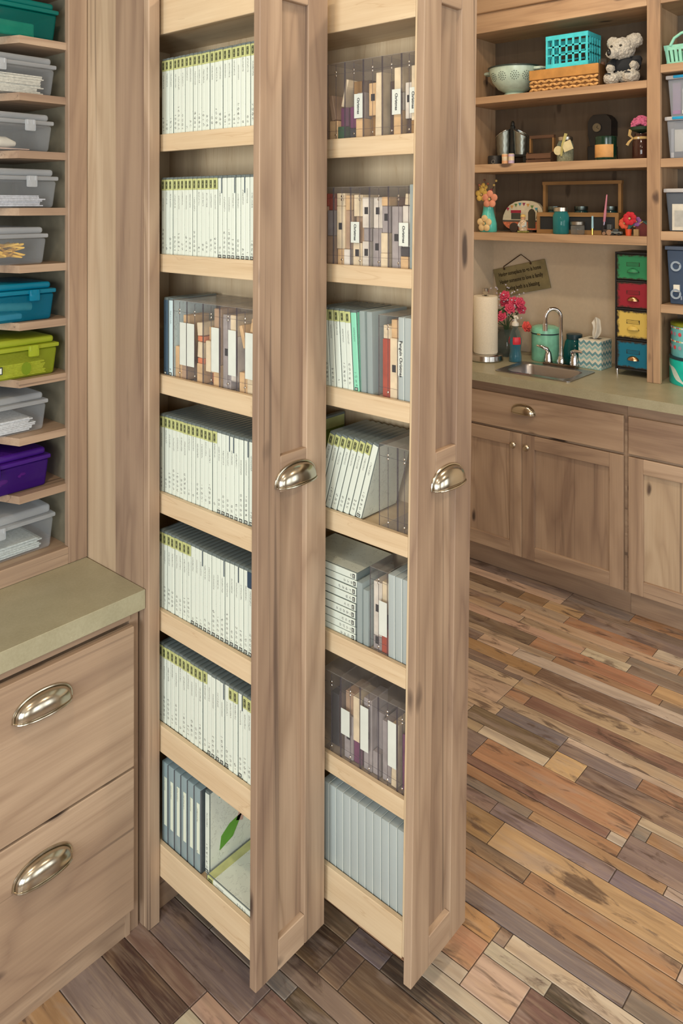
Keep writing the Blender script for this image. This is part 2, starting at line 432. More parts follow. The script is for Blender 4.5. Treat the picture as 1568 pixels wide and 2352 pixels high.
for r_ in [(-0.300, -0.206, [-0.31], 'og'), (-0.206, -0.104, [-0.62], 'gb'), (-0.104, -0.045, [-0.7], 'dt'), (-0.045, 0.003, [-0.9], 'bg'),
           (0.003, 0.097, [-0.31], 'gb'), (0.097, 0.138, [-0.10, -0.35], 'gpd'), (0.138, 0.187, [-0.15], 'bg'),
           (0.187, 0.282, [-0.20, -0.36, -0.42], 'bdbb'), (0.282, 0.333, [-0.36, -0.46], 'bpd'), (0.333, 0.371, [-0.5], 'gw'),
           (0.554, 0.608, [-0.895], 'tg'), (0.608, 0.690, [-0.2], 'go'), (0.690, 0.737, [-0.59, -0.96], 'wow'),
           (0.737, 0.834, [-0.46], 'gy'), (0.834, 0.887, [-0.41, -0.75], 'opp'), (0.887, 0.921, [-0.50, -0.865], 'tow'),
           (1.145, 1.215, [-0.13], 'tb', YT, -0.44), (1.10, 1.145, [], 't', YT, -0.44), (1.215, 1.272, [], 't', YT, -0.44),
           (1.10, 1.19, [-0.54], 'yg', -0.44), (1.19, 1.245, [-0.685], 'po', -0.44), (1.245, 1.272, [], 'w', -0.44),
           (1.272, 1.39, [], 't', YT, -0.18), (1.39, 1.437, [], 't', YT, -0.18), (1.437, 1.46, [], 'g', YT, -0.18),
           (1.272, 1.323, [], 't', -0.18), (1.323, 1.388, [-0.255], 'ob', -0.18), (1.388, 1.46, [], 't', -0.18),
           (1.46, 1.495, [-0.10], 'gt'), (1.495, 1.56, [-0.205], 'ob'), (1.56, 1.62, [0.075, -0.08], 'gtw'), (1.62, 1.66, [-0.21, -0.60], 'tog'),
           (1.66, 1.735, [-0.095, -0.56], 'boy'), (1.735, 1.79, [-0.27, -0.445], 'twg'), (1.79, 1.84, [0.015, -0.42], 'ttg'),
           (1.84, 1.896, [0.14, 0.04, -0.59], 'boto'), (1.896, 1.96, [-0.125, -0.48], 'tow'), (1.96, 2.03, [0.115, 0.0, -0.16], 'boyg'),
           (2.03, 2.085, [-0.05], 'tg'), (2.085, 2.2, [-0.05, -0.32], 'gpo'),
           (0.371, 0.41, [], 't', YT, -0.61), (0.41, 0.497, [-0.25], 'go', YT, -0.61), (0.497, 0.554, [-0.2], 'bo', YT, -0.61),
           (0.371, 0.468, [-0.73], 'tb', -0.61), (0.468, 0.508, [-0.76], 'wd', -0.61), (0.508, 0.554, [-0.64], 'gw', -0.61),
           (0.921, 0.962, [], 't', YT, -0.735), (0.962, 0.997, [-0.69], 'bw', YT, -0.735), (0.997, 1.10, [-0.25], 'go', YT, -0.735),
           (0.921, 1.018, [], 'g', -0.735), (1.018, 1.065, [-0.775], 'po', -0.735), (1.065, 1.10, [], 't', -0.735)]:
    row(*r_)
# the rest of the floor, out of the picture
m = MB(); ly = m.bm.loops.layers.float_color.new('Col'); rr = random.Random(5)
def field(xa, xb, ya, yb):
    x = xa
    while x < xb - 0.01:
        wd = min(rr.choice((0.04, 0.05, 0.06, 0.09)), xb - x); y = ya
        while y < yb - 0.01:
            ln = min(rr.uniform(0.25, 0.95), yb - y); plank_box(m, x, x + wd, y, y + ln, shade(rr.choice('ttbggowpy'), rr), ly, rr); y += ln
        x += wd
field(XL, -0.300, YF, YT); field(-0.300, 2.2, YF, YE)
tag(m.build('plank_field', plank_mat(), floor), kind='stuff')

# ================================================================== cabinet parts shared by all joinery
def cup_pull(parent, c, hw=0.058, H=0.040, D=0.026, name='cup_pull'):
    """half-dome bin pull on a front that looks along -y; c = middle of its lower edge on the front"""
    c = Vector(c)
    def dome(k, e=0.0):
        def f(u, v):
            a = PI * u; b = PI / 2 * v
            s_ = math.sin(a) ** 0.75
            return c + Vector((-hw * k * math.cos(a), -(D * k * s_ * math.cos(b) ** 0.8 + 0.002) + e, H * k * s_ * math.sin(b) ** 0.9))
        return f
    m = MB().grid(dome(1.0), 36, 10)
    o = m.build(name, CHROME(), parent, True)
    sm = o.modifiers.new('thickness', 'SOLIDIFY'); sm.thickness = 0.0016
    f = dome(1.04)
    MB().tube([f(i / 30, 1.0) for i in range(31)], 0.0028, 8).build('rim', CHROME(), o, True)
    f = dome(1.0)
    MB().tube([f(i / 30, 0.0) for i in range(31)], 0.0022, 8).build('lip', CHROME(), o, True)
    return o
def shaker(parent, ax, a0, a1, z0, z1, back, front, st, mids=(), name='door', xf=None, recess=0.013, ptone='hickory'):
    """frame-and-panel door as a part; ax: axis its width runs along, back/front: its two faces on the other axis"""
    d = sub(name, parent); lo, hi = min(back, front), max(back, front); sgn = 1 if back > front else -1
    def put(nm, p, q, zz0, zz1, mat, l2=lo, h2=hi, bev=0.0016):
        m = B(p, q, l2, h2, zz0, zz1, bev) if ax == 'x' else B(l2, h2, p, q, zz0, zz1, bev)
        if xf: m.xf(xf)
        m.build(nm, mat, d)
    put('stile', a0, a0 + st, z0, z1, wood('z')); put('stile', a1 - st, a1, z0, z1, wood('z'))
    zs = [(z0, z0 + st)] + list(mids) + [(z1 - st, z1)]
    for p, q in zs: put('rail', a0 + st, a1 - st, p, q, wood(ax))
    pl, ph = (lo + recess, hi - 0.002) if sgn > 0 else (lo + 0.002, hi - recess)
    for (p0, p1), (q0, q1) in zip(zs, zs[1:]): put('panel', a0 + st - 0.006, a1 - st + 0.006, p1 - 0.006, q0 + 0.006, wood('z', ptone), pl, ph, 0.0)
    return d

# ------------------------------------------------------------------ tall cabinet
T = thing('tall_cabinet', 'full-height knotty wood cabinet housing the two slim pull-outs', 'cabinet', (0.25, 0.3, 0), world=True)
B(0, 0.0318, 0, 0.022, 0, 2.6, 0.002).build('face_stile', wood('z'), T)
B(0, 0.018, 0.022, 0.137, 0, 2.6).build('side_board', wood('z'), T)
B(0.0012, 0.018, 0.137, 0.62, 0, 2.6).build('side_board', wood('z', 'pale'), T)
B(0.2325, 0.2425, 0.0, 0.62, 0.09, 2.23).build('partition', wood('z'), T)
B(0.50, 0.535, 0, 0.022, 0, 2.6, 0.002).build('face_stile', wood('z'), T)
B(0.517, 0.535, 0.022, 0.62, 0, 2.6).build('side_board', wood('z'), T)
B(0.0318, 0.50, 0, 0.022, 2.235, 2.6, 0.002).build('top_rail', wood('x'), T)
B(0.018, 0.517, 0.60, 0.62, 0, 2.6).build('back_panel', maple('z'), T)
B(0.018, 0.517, 0.022, 0.60, 2.24, 2.26).build('top_panel', maple('x'), T)
B(0.0318, 0.50, 0.03, 0.048, 0, 0.085).build('toe_board', wood('x'), T)
B(0.018, 0.517, 0.048, 0.60, 0.07, 0.085).build('bottom_panel', maple('x'), T)

# ------------------------------------------------------------------ the two pull-outs
LA, LB = 0.0061, 0.0246                     # how far each leans sideways per metre of height
PULL = {}
def pullout(key, label, x0, L, lean, lips, zd=0.058, hz=1.089):
    t = thing('pull_out_pantry', label, 'cabinet', (x0 + 0.1, -L, zd), world=True); PULL[key] = t
    sh = lambda v: (v.x + lean * v.z, v.y, v.z)
    zt = 2.198; W = 0.2101; xl = x0 + 0.006; xr = xl + 0.184; yb = -L + 0.56; yf = -L + 0.02
    shaker(t, 'x', x0, x0 + W, zd, zt, yf, -L, 0.065, mids=[(1.075, 1.153)], xf=sh)
    # top opening: upper panel ends near 2.13
    p = cup_pull(t, (x0 + W / 2 + lean * hz + 0.004, -L, hz))
    def put(nm, a, b, c, d, e, f, mat, bev=0.0012): B(a, b, c, d, e, f, bev).xf(sh).build(nm, mat, t)
    ft = 0.016 if key == 'A' else 0.009
    put('front_panel', xl + (0.0122 if key == 'A' else 0), xr, yf, yf + ft, 0.105, zt - 0.01, maple('z'))
    put('side_panel', xr - 0.012, xr, yf + ft, yb, 0.105, zt - 0.01, maple('z'))
    put('back_panel', xl, xr - 0.012, yb - 0.012, yb, 0.105, zt - 0.01, maple('z'))
    put('top_rail', xl, xl + 0.012, yf + (0.0005 if key == 'A' else 0.0095), yb - 0.012, 2.096, zt - 0.01, maple('y'))
    put('top_panel', xl + 0.012, xr - 0.012, yf + ft, yb - 0.012, 2.10, 2.115, maple('y'))
    for zt_, zb_ in lips:
        put('shelf_lip', xl, xl + 0.012, yf + (0.0005 if key == 'A' else 0.0095), yb - 0.012, zb_, zt_, maple('y'))
        put('shelf', xl + 0.012, xr - 0.012, yf + ft + 0.0005, yb - 0.0125, zt_ - 0.020, zt_ - 0.007, maple('y'), 0)
    return t
LIPS = {'A': [(1.858, 1.817), (1.573, 1.531), (1.287, 1.243), (1.007, 0.960), (0.730, 0.682), (0.460, 0.398), (0.181, 0.106)],
        'B': [(1.845, 1.800), (1.552, 1.510), (1.266, 1.223), (0.982, 0.938), (0.705, 0.661), (0.429, 0.388), (0.176, 0.100)]}
pullout('A', 'slim wooden pull-out with maple shelves packed with white cases, beside the desk', 0.0266, 0.3365, LA, LIPS['A'])
pullout('B', 'slim wooden pull-out drawn further out, holding clear boxes and frosted cases', 0.2426, 0.5731, LB, LIPS['B'], hz=1.075)

# ------------------------------------------------------------------ desk base with two drawers, countertop, hutch
D = thing('drawer_base', 'knotty wood desk base with two deep drawers and cup pulls', 'cabinet', (-0.4, 0.3, 0), world=True)
B(-0.032, -0.0075, 0.032, 0.047, 0, 0.748).build('frame_stile', wood('z'), D)
B(-0.80, -0.032, 0.027, 0.047, 0.728, 0.748).build('top_rail', wood('x'), D)
B(-0.80, -0.032, 0.030, 0.047, 0.0, 0.068).build('base_rail', wood('x'), D)
B(-0.044, -0.032, 0.0275, 0.047, 0.0, 0.068).build('base_block', wood('z'), D)
B(-0.80, -0.0075, 0.047, 0.60, 0.01, 0.748).build('carcass', wood('z'), D)
for z0, z1, pz in ((0.4000, 0.722, 0.640), (0.072, 0.3945, 0.300)):
    f = B(-0.79, -0.034, 0.007, 0.027, z0, z1, 0.0016).build('drawer_front', wood('x'), D)
    cup_pull(f, (-0.257, 0.007, pz), 0.062, 0.040, 0.027)
tag(B(-0.82, -0.001, 0.0106, 0.60, 0.7484, 0.7932, 0.0012).build('desk_countertop', laminate()), 'thick olive green laminate countertop over the two deep drawers', 'countertop')
H = thing('hutch', 'wooden hutch of ten open box shelves standing on the desk counter', 'shelf', (-0.4, 0.42, 0.794), world=True)
B(-0.052, -0.0005, 0.264, 0.284, 0.7937, 2.6, 0.0015).build('face_stile', wood('z'), H)
B(-0.80, -0.052, 0.264, 0.284, 0.7937, 0.836, 0.0015).build('bottom_rail', wood('x'), H)
B(-0.040, -0.024, 0.284, 0.60, 0.794, 2.6).build('side_panel', plain('olive_panel_shade', 112, 106, 90, 0.45), H)  # dark olive puts the shade inside the hutch into the panel colour
B(-0.80, -0.784, 0.264, 0.60, 0.794, 2.6).build('side_panel', wood('z'), H)
B(-0.784, -0.040, 0.585, 0.60, 0.794, 2.6).build('back_panel', plain('olive_panel_shade', 112, 106, 90, 0.45), H)  # same darkened olive, recess shade held in the colour
B(-0.784, -0.040, 0.284, 0.585, 0.812, 0.829).build('bottom_board', wood('x'), H)
SHZ = [2.2355, 2.097, 1.960, 1.821, 1.683, 1.545, 1.407, 1.270, 1.131, 0.992]
for z in SHZ:
    poly = [(-0.040, 0.276), (-0.173, 0.276), (-0.194, 0.331), (-0.23, 0.352), (-0.41, 0.36), (-0.60, 0.352), (-0.636, 0.331), (-0.657, 0.276), (-0.784, 0.276), (-0.784, 0.584), (-0.040, 0.584)]
    MB().prism(poly, 'z', z - 0.0185, z).build('shelf_board', wood('x'), H)

# ------------------------------------------------------------------ far wall: base cabinets, countertop, shelving
XF, XD = 2.0756, 2.1006
def base_cabinet(label, y1, y0, dy, doors, pulls):
    c = thing('base_cabinet', label, 'cabinet', (2.4, (y0 + y1) / 2, 0), world=True)
    B(XD + 0.02, XD + 0.04, y0, y1, 0.10, 0.868).build('face_frame', wood('y'), c)
    B(XD + 0.04, 2.68, y0, y1, 0.10, 0.765).build('carcass', wood('z'), c)
    B(2.1555, 2.17, y0, y1, 0.0, 0.10).build('toe_kick', wood('y'), c)
    f = B(XD, XD + 0.02, dy[1], dy[0], 0.674, 0.826, 0.0016).build('drawer_front', wood('y'), c)
    if pulls:
        o = cup_pull(f, (0, 0, 0), 0.056, 0.038, 0.026)
        for ob in [o] + list(o.children):
            for v in ob.data.vertices:
                q = v.co.copy() + c.location
                v.co = Vector((XD + q.y, 0.161 - q.x, 0.757 + q.z)) - c.location
    for a0, a1, ky in doors:
        d = shaker(c, 'y', a0, a1, 0.108, 0.662, XD + 0.02, XD, 0.060, ptone='hickory' if pulls else 'pale')
        if ky is not None:
            MB().lathe([(0, 0.0), (0.006, 0.0), (0.005, 0.012), (0.013, 0.016), (0.015, 0.022), (0.010, 0.028), (0, 0.029)], 16).xf(lambda v: (XD - v.z, ky + v.x, 0.610 + v.y)).build('knob', CHROME(), d, True)
    return c
base_cabinet('sink base cabinet of knotty wood with one wide drawer and two doors', 0.62, -0.3005, (0.60, -0.291), [(0.1705, 0.600, 0.204), (-0.291, 0.1685, 0.138)], True)
base_cabinet('neighbouring base cabinet whose pale panelled door has a light streak', -0.3015, -0.95, (-0.3115, -0.93), [(-0.75, -0.3115, None)], False)
m = MB()
SX0, SX1, SY0, SY1 = 2.185, 2.395, 0.0, 0.305                  # sink cut-out
for a in ((XF, SX0, -0.95, 0.645), (SX1, 2.685, -0.95, 0.645), (SX0, SX1, -0.95, SY0), (SX0, SX1, SY1, 0.645)): m.box(a[0], a[1], a[2], a[3], 0.8745, 0.914)
tag(m.build('sink_countertop', laminate()), 'long olive green laminate countertop around the steel sink', 'countertop')
U = thing('built_in_shelving', 'floor-to-ceiling style wooden wall shelving over the sink counter', 'shelf', (2.55, 0.1, 0.914), world=True)
XP = 2.3834
B(XP, XP + 0.022, -0.342, -0.284, 0.9145, 2.90, 0.0015).build('face_post', wood('z', 'shelf'), U)
B(XP + 0.022, 2.682, -0.322, -0.304, 0.9145, 2.90).build('divider_panel', wood('z', 'shelf'), U)
B(XP, XP + 0.022, -0.95, -0.342, 2.563, 2.66, 0.0015).build('header_board', wood('y', 'shelf'), U)
B(XP, XP + 0.022, -0.284, 0.645, 2.563, 2.66, 0.0015).build('header_board', wood('y', 'shelf'), U)
B(XP - 0.02, XP + 0.022, -0.95, 0.645, 2.6605, 2.80, 0.002).build('crown_board', wood('y', 'shelf'), U)
B(XP + 0.022, 2.682, -0.304, 0.645, 2.563, 2.585).build('top_panel', wood('y', 'shelf'), U)
B(XP + 0.022, 2.682, -0.95, -0.322, 2.563, 2.585).build('top_panel', wood('y', 'shelf'), U)
B(XP, 2.682, 0.632, 0.650, 1.512, 2.563).build('side_panel', wood('z', 'shelf'), U)
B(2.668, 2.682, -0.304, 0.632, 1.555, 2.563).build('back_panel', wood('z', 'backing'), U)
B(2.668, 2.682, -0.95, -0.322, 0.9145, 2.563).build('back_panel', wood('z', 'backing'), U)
for z0, z1 in ((2.203, 2.238), (1.855, 1.896), (1.512, 1.551)): B(XP, 2.667, -0.2835, 0.6315, z0, z1, 0.0015).build('shelf_board', wood('y', 'shelf'), U)
for z0, z1 in ((2.262, 2.298), (1.853, 1.891), (1.537, 1.576), (1.224, 1.260)): B(XP, 2.667, -0.95, -0.3425, z0, z1, 0.0015).build('shelf_board', wood('y', 'shelf'), U)
# ================================================================== cases on the pull-out shelves
DARKP = clear('smoke_plastic', 126, 138, 138, 0.62, 0.85, 0.22, 0.75)
GREENB = plain('lime_band', 186, 192, 132, 0.4)
LOGO = plain('logo_dark', 66, 70, 52, 0.5); GLYPH = plain('logo_light', 150, 156, 110, 0.5)
FOOT = plain('foot_logo', 40, 44, 52, 0.5); FGL = plain('foot_glyph', 220, 226, 212, 0.5)
NAVY = plain('navy_mark', 44, 66, 88, 0.5)
def dvd(kind, t=0.0148, paper=(216, 225, 215), body=DARKP):
    o = thing('media_case', 'x', 'case'); h = t / 2
    B(0, 0.135, -h + 0.0003, h - 0.0003, 0, 0.190, 0.0028, 2).build('case_shell', body, o, True)
    if kind == 'bare': return o
    z1 = 0.184
    MB().box(-0.0007, 0.131, -h + 0.0008, h - 0.0008, 0.003, z1, 0.0016, 2).box(0.004, 0.131, -h + 0.00015, h - 0.00015, 0.003, z1).build('printed_insert', spine_paper(*paper, 0.9), o)
    if kind == 'band':
        MB().box(-0.0010, 0.131, -h + 0.0007, h - 0.0007, 0.158, z1 + 0.0004, 0.0010).box(0.004, 0.1311, -h + 0.0001, h - 0.0001, 0.158, z1 + 0.0003).build('green_band', GREENB, o)
        l = B(-0.0012, -0.0008, -0.0034, 0.0034, 0.1625, 0.1795).build('logo', LOGO, o)
        for a, b, c, d in ((-0.0022, 0.0022, 0.1645, 0.1655), (-0.0022, 0.0022, 0.1765, 0.1775), (-0.0012, 0.0012, 0.168, 0.174)):
            B(-0.0014, -0.0011, a, b, c, d).build('logo_glyph', GLYPH, l)
    else:
        l = B(-0.0012, -0.0004, -0.0046, 0.0046, 0.0065, 0.0135).build('logo', FOOT, o)
        for a in (-0.0026, 0.0008): B(-0.0014, -0.0011, a, a + 0.0018, 0.008, 0.012).build('logo_glyph', FGL, l)
        if kind == 'navy': B(-0.0010, -0.0004, -h + 0.0003, -h + 0.0022, 0.150, z1).build('corner_mark', NAVY, o)
        if kind == 'dark': B(-0.0010, -0.0004, -h + 0.0004, h - 0.0004, 0.150, z1).build('corner_mark', NAVY, o)
    return o
PROTO = {k: dvd(k) for k in ('band', 'plain', 'navy', 'dark')}
PROTO['bandB'] = dvd('band', 0.0170); PROTO['plainB'] = dvd('plain', 0.0170)
PROTO['mint'] = dvd('plain', 0.0170, (140, 214, 184)); PROTO['bareB'] = dvd('bare', 0.0165, body=clear('milky_plastic', 188, 202, 202, 0.5, 0.85, 0.25, 0.88))
PROTO['blue'] = dvd('plain', 0.0150, (200, 222, 226)); PROTO['night'] = dvd('plain', 0.0160, (70, 92, 110)); PROTO['moss'] = dvd('band', 0.0170, (120, 140, 70))
for p_ in PROTO.values(): index_kids(p_)
USED = set()
def put_case(kind, loc, rot, label, group=None, scale=None):
    src = PROTO[kind]
    if kind in USED: o = copy_tree(src)
    else: o = src; USED.add(kind)
    o.location = loc; o.rotation_euler = rot; tag(o, label, 'case', group)
    if scale: o.scale = scale
    return o
BX = {'A': (0.0266 + 0.006 + 0.0145, LA), 'B': (0.2426 + 0.006 + 0.0145, LB)}
def spot(key, row, y, dx=0.0, dz=0.0):
    x, l = BX[key]; z = LIPS[key][row][0] - 0.0067 + dz
    return (x + l * z + dx, y, z)
SHELF = ['top shelf', 'second shelf', 'third shelf', 'fourth shelf', 'fifth shelf', 'sixth shelf', 'lowest shelf']
PO = {'A': 'desk-side pull-out', 'B': 'further pull-out'}
LOOK = {'band': 'slim white case with a lime green top band', 'plain': 'slim white case with a small black foot logo',
        'navy': 'slim white case with a navy corner stripe', 'dark': 'slim white case with a navy block at its top'}
def dvd_row(row, seq):
    y = -0.2925
    for i, k in enumerate(seq):
        kind = {'b': 'band', 'p': 'plain', 'n': 'navy', 'd': 'dark'}[k]
        put_case(kind, spot('A', row, y + 0.0150 * i, rnd.uniform(-0.0012, 0.0014)), (0, 0, 0),
                 LOOK[kind] + ' on the ' + SHELF[row], 'white cases on the ' + SHELF[row])
dvd_row(0, 'b' * 22)
dvd_row(1, 'ppnpnppn' + 'b' * 14)
dvd_row(3, 'pnppnnpp' + 'b' * 14)
dvd_row(4, 'dnpnppnppppnpp' + 'b' * 8)
dvd_row(5, 'bbnbbpnppp' + 'b' * 12)
def lab(kind, row, key, extra): return '%s on the %s of the %s' % (extra, SHELF[row], PO[key])
put_case('blue', spot('A', 2, -0.010), (0, 0, 0), 'pale blue white case standing behind the clear boxes, third shelf')
put_case('night', spot('A', 2, 0.010), (0, 0, 0), 'dark slate case behind the pale blue one, third shelf')
# ---- clear acrylic boxes
ACRYL = clear('clear_acrylic', 176, 170, 166, 0.05, 0.26, 0.06, 0.996)
EDGE = clear('acrylic_edge', 104, 98, 106, 0.42, 0.7, 0.06, 0.96)
TOPP = clear('acrylic_top', 186, 182, 178, 0.16, 0.45, 0.06, 0.99)
STUD = metal('clear_stud', 236, 236, 234, 0.08)
LABELW = plain('label_white', 212, 218, 210, 0.5, 0.0, 0.02)
FROST = clear('frosted_plastic', 190, 202, 202, 0.72, 0.95, 0.42, 0.8)
FROSTE = clear('frosted_edge', 222, 230, 226, 0.85, 0.97, 0.35, 0.8)
def stampbox(key, row, ya, yb, label, h=0.187, d=0.14, lab_=None, txt=None, group=None, dx=0.0):
    """ya: edge further back, yb: edge further out"""
    t = ya - yb - 0.0012; yc = (ya + yb) / 2
    o = thing('stamp_box', label, 'box', spot(key, row, yc, dx), group=group, rot=(0, 0, 0)); e = t / 2
    B(0, d, -e, e, 0, h, 0.0015, 1).build('box_shell', ACRYL, o, True)
    for y in (-e + 0.0006, e - 0.0006): B(-0.0004, 0.0012, y - 0.0006, y + 0.0006, 0.001, h - 0.001).build('corner_edge', EDGE, o)
    for z in (0.0, h - 0.0012): B(0.0, d, -e, e, z, z + 0.0012).build('end_plate', TOPP, o)
    for z in (0.026, h - 0.027): B(-0.0003, 0.0002, -e, e, z, z + 0.0006).build('seam', EDGE, o)
    for z in (0.017, h - 0.022, h - 0.030): MB().ball((-0.0008, 0.0, z), 0.0015, 0.0026, 0.0030, 8).build('stud', STUD, o, True)
    B(-0.0004, 0.0004, -0.0006, 0.0006, 0.004, h - 0.004).build('hinge_line', EDGE, o)
    if lab_:
        s_, z0, z1 = lab_; y0, y1 = (-e + 0.001, -0.0015) if s_ > 0 else (0.0015, e - 0.001)
        l = B(-0.0011, -0.0005, y0, y1, z0, z1).build('label', LABELW, o); l['label'] = 'white paper label'
        if txt: text(txt, 0.0092, INK(), l, 'lettering', ((-0.0013, (y0 + y1) / 2, (z0 + z1) / 2), (0, 0, -1), (0, -1, 0)))
    return o, t
BLOCKC = {'t': (214, 178, 132), 'c': (222, 204, 172), 'w': (216, 208, 196), 'r': (170, 74, 56), 'o': (216, 126, 84), 'p': (112, 60, 96), 'g': (48, 84, 60), 'd': (80, 62, 54), 'm': (176, 146, 120), 'k': (64, 62, 66), 'l': (158, 150, 150)}
def blockmat(c):
    return wood('z', 'caddy') if c == 'x' else plain('block_' + c, *BLOCKC[c], 0.6, 0.0, 0.08)
def blocks(key, row, ya, yb, spec, label, group):
    """stacks of wooden stamp blocks standing in a clear box; spec: per half a list of (colour, height, inset, turn, mark)"""
    mid = (ya + yb) / 2; g = 0.0026; x, l = BX[key]; zb = LIPS[key][row][0] - 0.0067 + 0.0016
    for (y1, y0), stack in zip(((ya - g, mid - 0.0008), (mid + 0.0008 - 0.0016, yb + g)), spec):
        z = zb
        for c, hh, ins, turn, mark in stack:
            wd = (y1 - y0) - 0.001; ex = abs(math.sin(turn)) * hh * 0.5
            wd = max(0.006, wd - 2 * ex); yc = (y0 + y1) / 2
            o = B(-0.0, 0.06, -wd / 2, wd / 2, 0, hh, 0.0012).build('stamp_block', blockmat(c))
            dz = abs(math.sin(turn)) * wd / 2
            o.location = (x + l * z + 0.005 + ins, yc, z + dz); o.rotation_euler = (turn, 0, 0)
            tag(o, label, 'stamp', group)
            if mark:
                mk = B(-0.0006, 0.0002, -wd * 0.22, wd * 0.22, hh * 0.45, hh * 0.45 + 0.016).build('printed_mark', INK(), o)
            z += hh + 2 * dz + 0.0004
GA = 'wooden stamp blocks in clear boxes'
def rowbox(key, row, edges, labels, specs, h=0.187):
    for i, ((ya, yb), lb, sp) in enumerate(zip(zip(edges, edges[1:]), labels, specs)):
        stampbox(key, row, ya, yb, sp[0], h, lab_=lb[0] if lb else None, txt=lb[1] if lb else None, group='clear boxes on the ' + SHELF[row] + ' of the ' + PO[key])
        if sp[1]: blocks(key, row, ya, yb, sp[1], sp[2], GA)
nb = lambda what, row, key: 'stamp block inside the %s, %s' % (what, SHELF[row])
L1 = (1, 0.037, 0.136); L0 = (-1, 0.037, 0.136)
def spec(row, key, what, *st): return ('clear box with ' + what + ' on the ' + SHELF[row], st, nb('box with ' + what, row, key))
rowbox('A', 2, [-0.018, -0.071, -0.130, -0.188, -0.245, -0.2995], [(L1, None), (L0, None), (L1, None), (L1, None), (L1, None)], [
    spec(2, 'A', 'pink-tan slats', [('t', 0.075, 0, 0.0, 0), ('c', 0.05, 0.01, 0.1, 0)], [('m', 0.05, 0, 0, 0), ('t', 0.10, 0.004, 0, 0)]),
    spec(2, 'A', 'orange and tan round pegs', [('k', 0.03, 0.03, 0, 0), ('d', 0.08, 0.04, 0, 0)], [('t', 0.045, 0, 0, 0), ('o', 0.012, 0.002, 0, 0), ('c', 0.036, 0, 0.06, 0), ('o', 0.012, 0.002, 0, 0), ('c', 0.03, 0, -0.1, 0)]),
    spec(2, 'A', 'a tall cream stick', [('r', 0.03, 0.02, 0, 0), ('c', 0.07, 0, 0, 0), ('t', 0.03, 0.01, 0, 0)], [('t', 0.05, 0, 0, 0), ('m', 0.125, 0.002, 0, 0)]),
    spec(2, 'A', 'a grey printed sleeve', [('l', 0.165, 0.002, 0, 1)], [('d', 0.02, 0.03, 0, 0), ('w', 0.10, 0.002, 0, 0), ('c', 0.045, 0, 0, 0)]),
    spec(2, 'A', 'a tilted top block', [('t', 0.045, 0, 0, 0), ('p', 0.05, 0.02, 0, 0), ('t', 0.05, 0.004, -0.3, 0)], [('c', 0.06, 0, 0, 0), ('m', 0.07, 0.004, 0, 0), ('t', 0.03, 0.004, 0.2, 0)])])
C1 = lambda s_, z0=0.052, z1=0.108: ((s_, z0, z1), 'Christmas')
rowbox('B', 0, [-0.281, -0.336, -0.392, -0.447, -0.501, -0.5435], [None, C1(1), None, C1(1), C1(1)], [
    spec(0, 'B', 'crossed cream slats and purple block', [('t', 0.05, 0, 0, 0), ('m', 0.06, 0, -0.2, 0)], [('g', 0.035, 0, 0, 0), ('p', 0.045, 0.01, 0.0, 0), ('c', 0.065, 0, 0.25, 0)]),
    spec(0, 'B', 'a Christmas label over purple and grey blocks', [('k', 0.03, 0.01, 0, 0), ('p', 0.05, 0.01, 0, 0), ('x', 0.06, 0.02, 0, 0)], [('t', 0.05, 0, 0, 0), ('l', 0.06, 0.004, 0, 0), ('d', 0.03, 0.02, 0, 0)]),
    spec(0, 'B', 'one long slanted cream slat', [('x', 0.055, 0.02, 0, 0), ('t', 0.075, 0.01, 0, 1)], [('c', 0.15, 0.0, 0.02, 0)]),
    spec(0, 'B', 'a Christmas label over a dark slab', [('d', 0.13, 0.02, 0, 0)], [('t', 0.06, 0, 0, 0), ('w', 0.04, 0.006, 0, 0), ('c', 0.055, 0, 0, 0)]),
    spec(0, 'B', 'a Christmas label and tall cream bar', [('d', 0.04, 0.01, 0, 0), ('w', 0.08, 0.004, 0, 1)], [('x', 0.035, 0, 0, 0), ('c', 0.12, 0, 0, 0)])])
rowbox('B', 1, [-0.254, -0.307, -0.360, -0.416, -0.470, -0.527], [None, None, C1(-1, 0.058, 0.106), None, C1(1, 0.055, 0.106)], [
    spec(1, 'B', 'grey-brown slabs under a red strip', [('m', 0.14, 0.004, 0, 0), ('r', 0.03, 0.004, 0, 0)], [('m', 0.07, 0, 0, 0), ('l', 0.06, 0.0, 0, 0), ('r', 0.03, 0.004, 0, 0)]),
    spec(1, 'B', 'one long printed cream bar', [('t', 0.04, 0.006, 0, 0), ('c', 0.10, 0.002, 0, 1), ('c', 0.03, 0, 0, 0)], [('w', 0.04, 0, 0, 0), ('m', 0.09, 0.006, 0, 0), ('t', 0.035, 0.004, 0, 0)]),
    spec(1, 'B', 'a star-printed cream block', [('c', 0.056, 0, 0, 1), ('m', 0.06, 0.01, 0, 0), ('c', 0.05, 0, 0, 0)], [('w', 0.06, 0.002, 0, 1), ('l', 0.03, 0.006, 0, 0), ('w', 0.07, 0.0, 0, 1)]),
    spec(1, 'B', 'two wrapped grey sleeves', [('l', 0.09, 0.004, 0, 1), ('w', 0.07, 0.004, 0, 1)], [('c', 0.035, 0, 0, 0), ('c', 0.045, 0, 0, 0), ('l', 0.06, 0.004, 0, 1), ('t', 0.02, 0, 0, 0)]),
    spec(1, 'B', 'a Christmas label over a black knob', [('l', 0.14, 0.004, 0, 1), ('d', 0.02, 0.02, 0, 0)], [('t', 0.03, 0, 0, 0), ('k', 0.02, 0.0, 0, 0), ('w', 0.03, 0.004, 0, 0), ('w', 0.06, 0.006, 0, 0), ('c', 0.025, 0.01, 0.1, 0)])])
put_case('bareB', spot('B', 1, -0.5355, 0, 0), (0, 0, 0), 'thin milky case squeezed next to the black-knob box, second shelf')
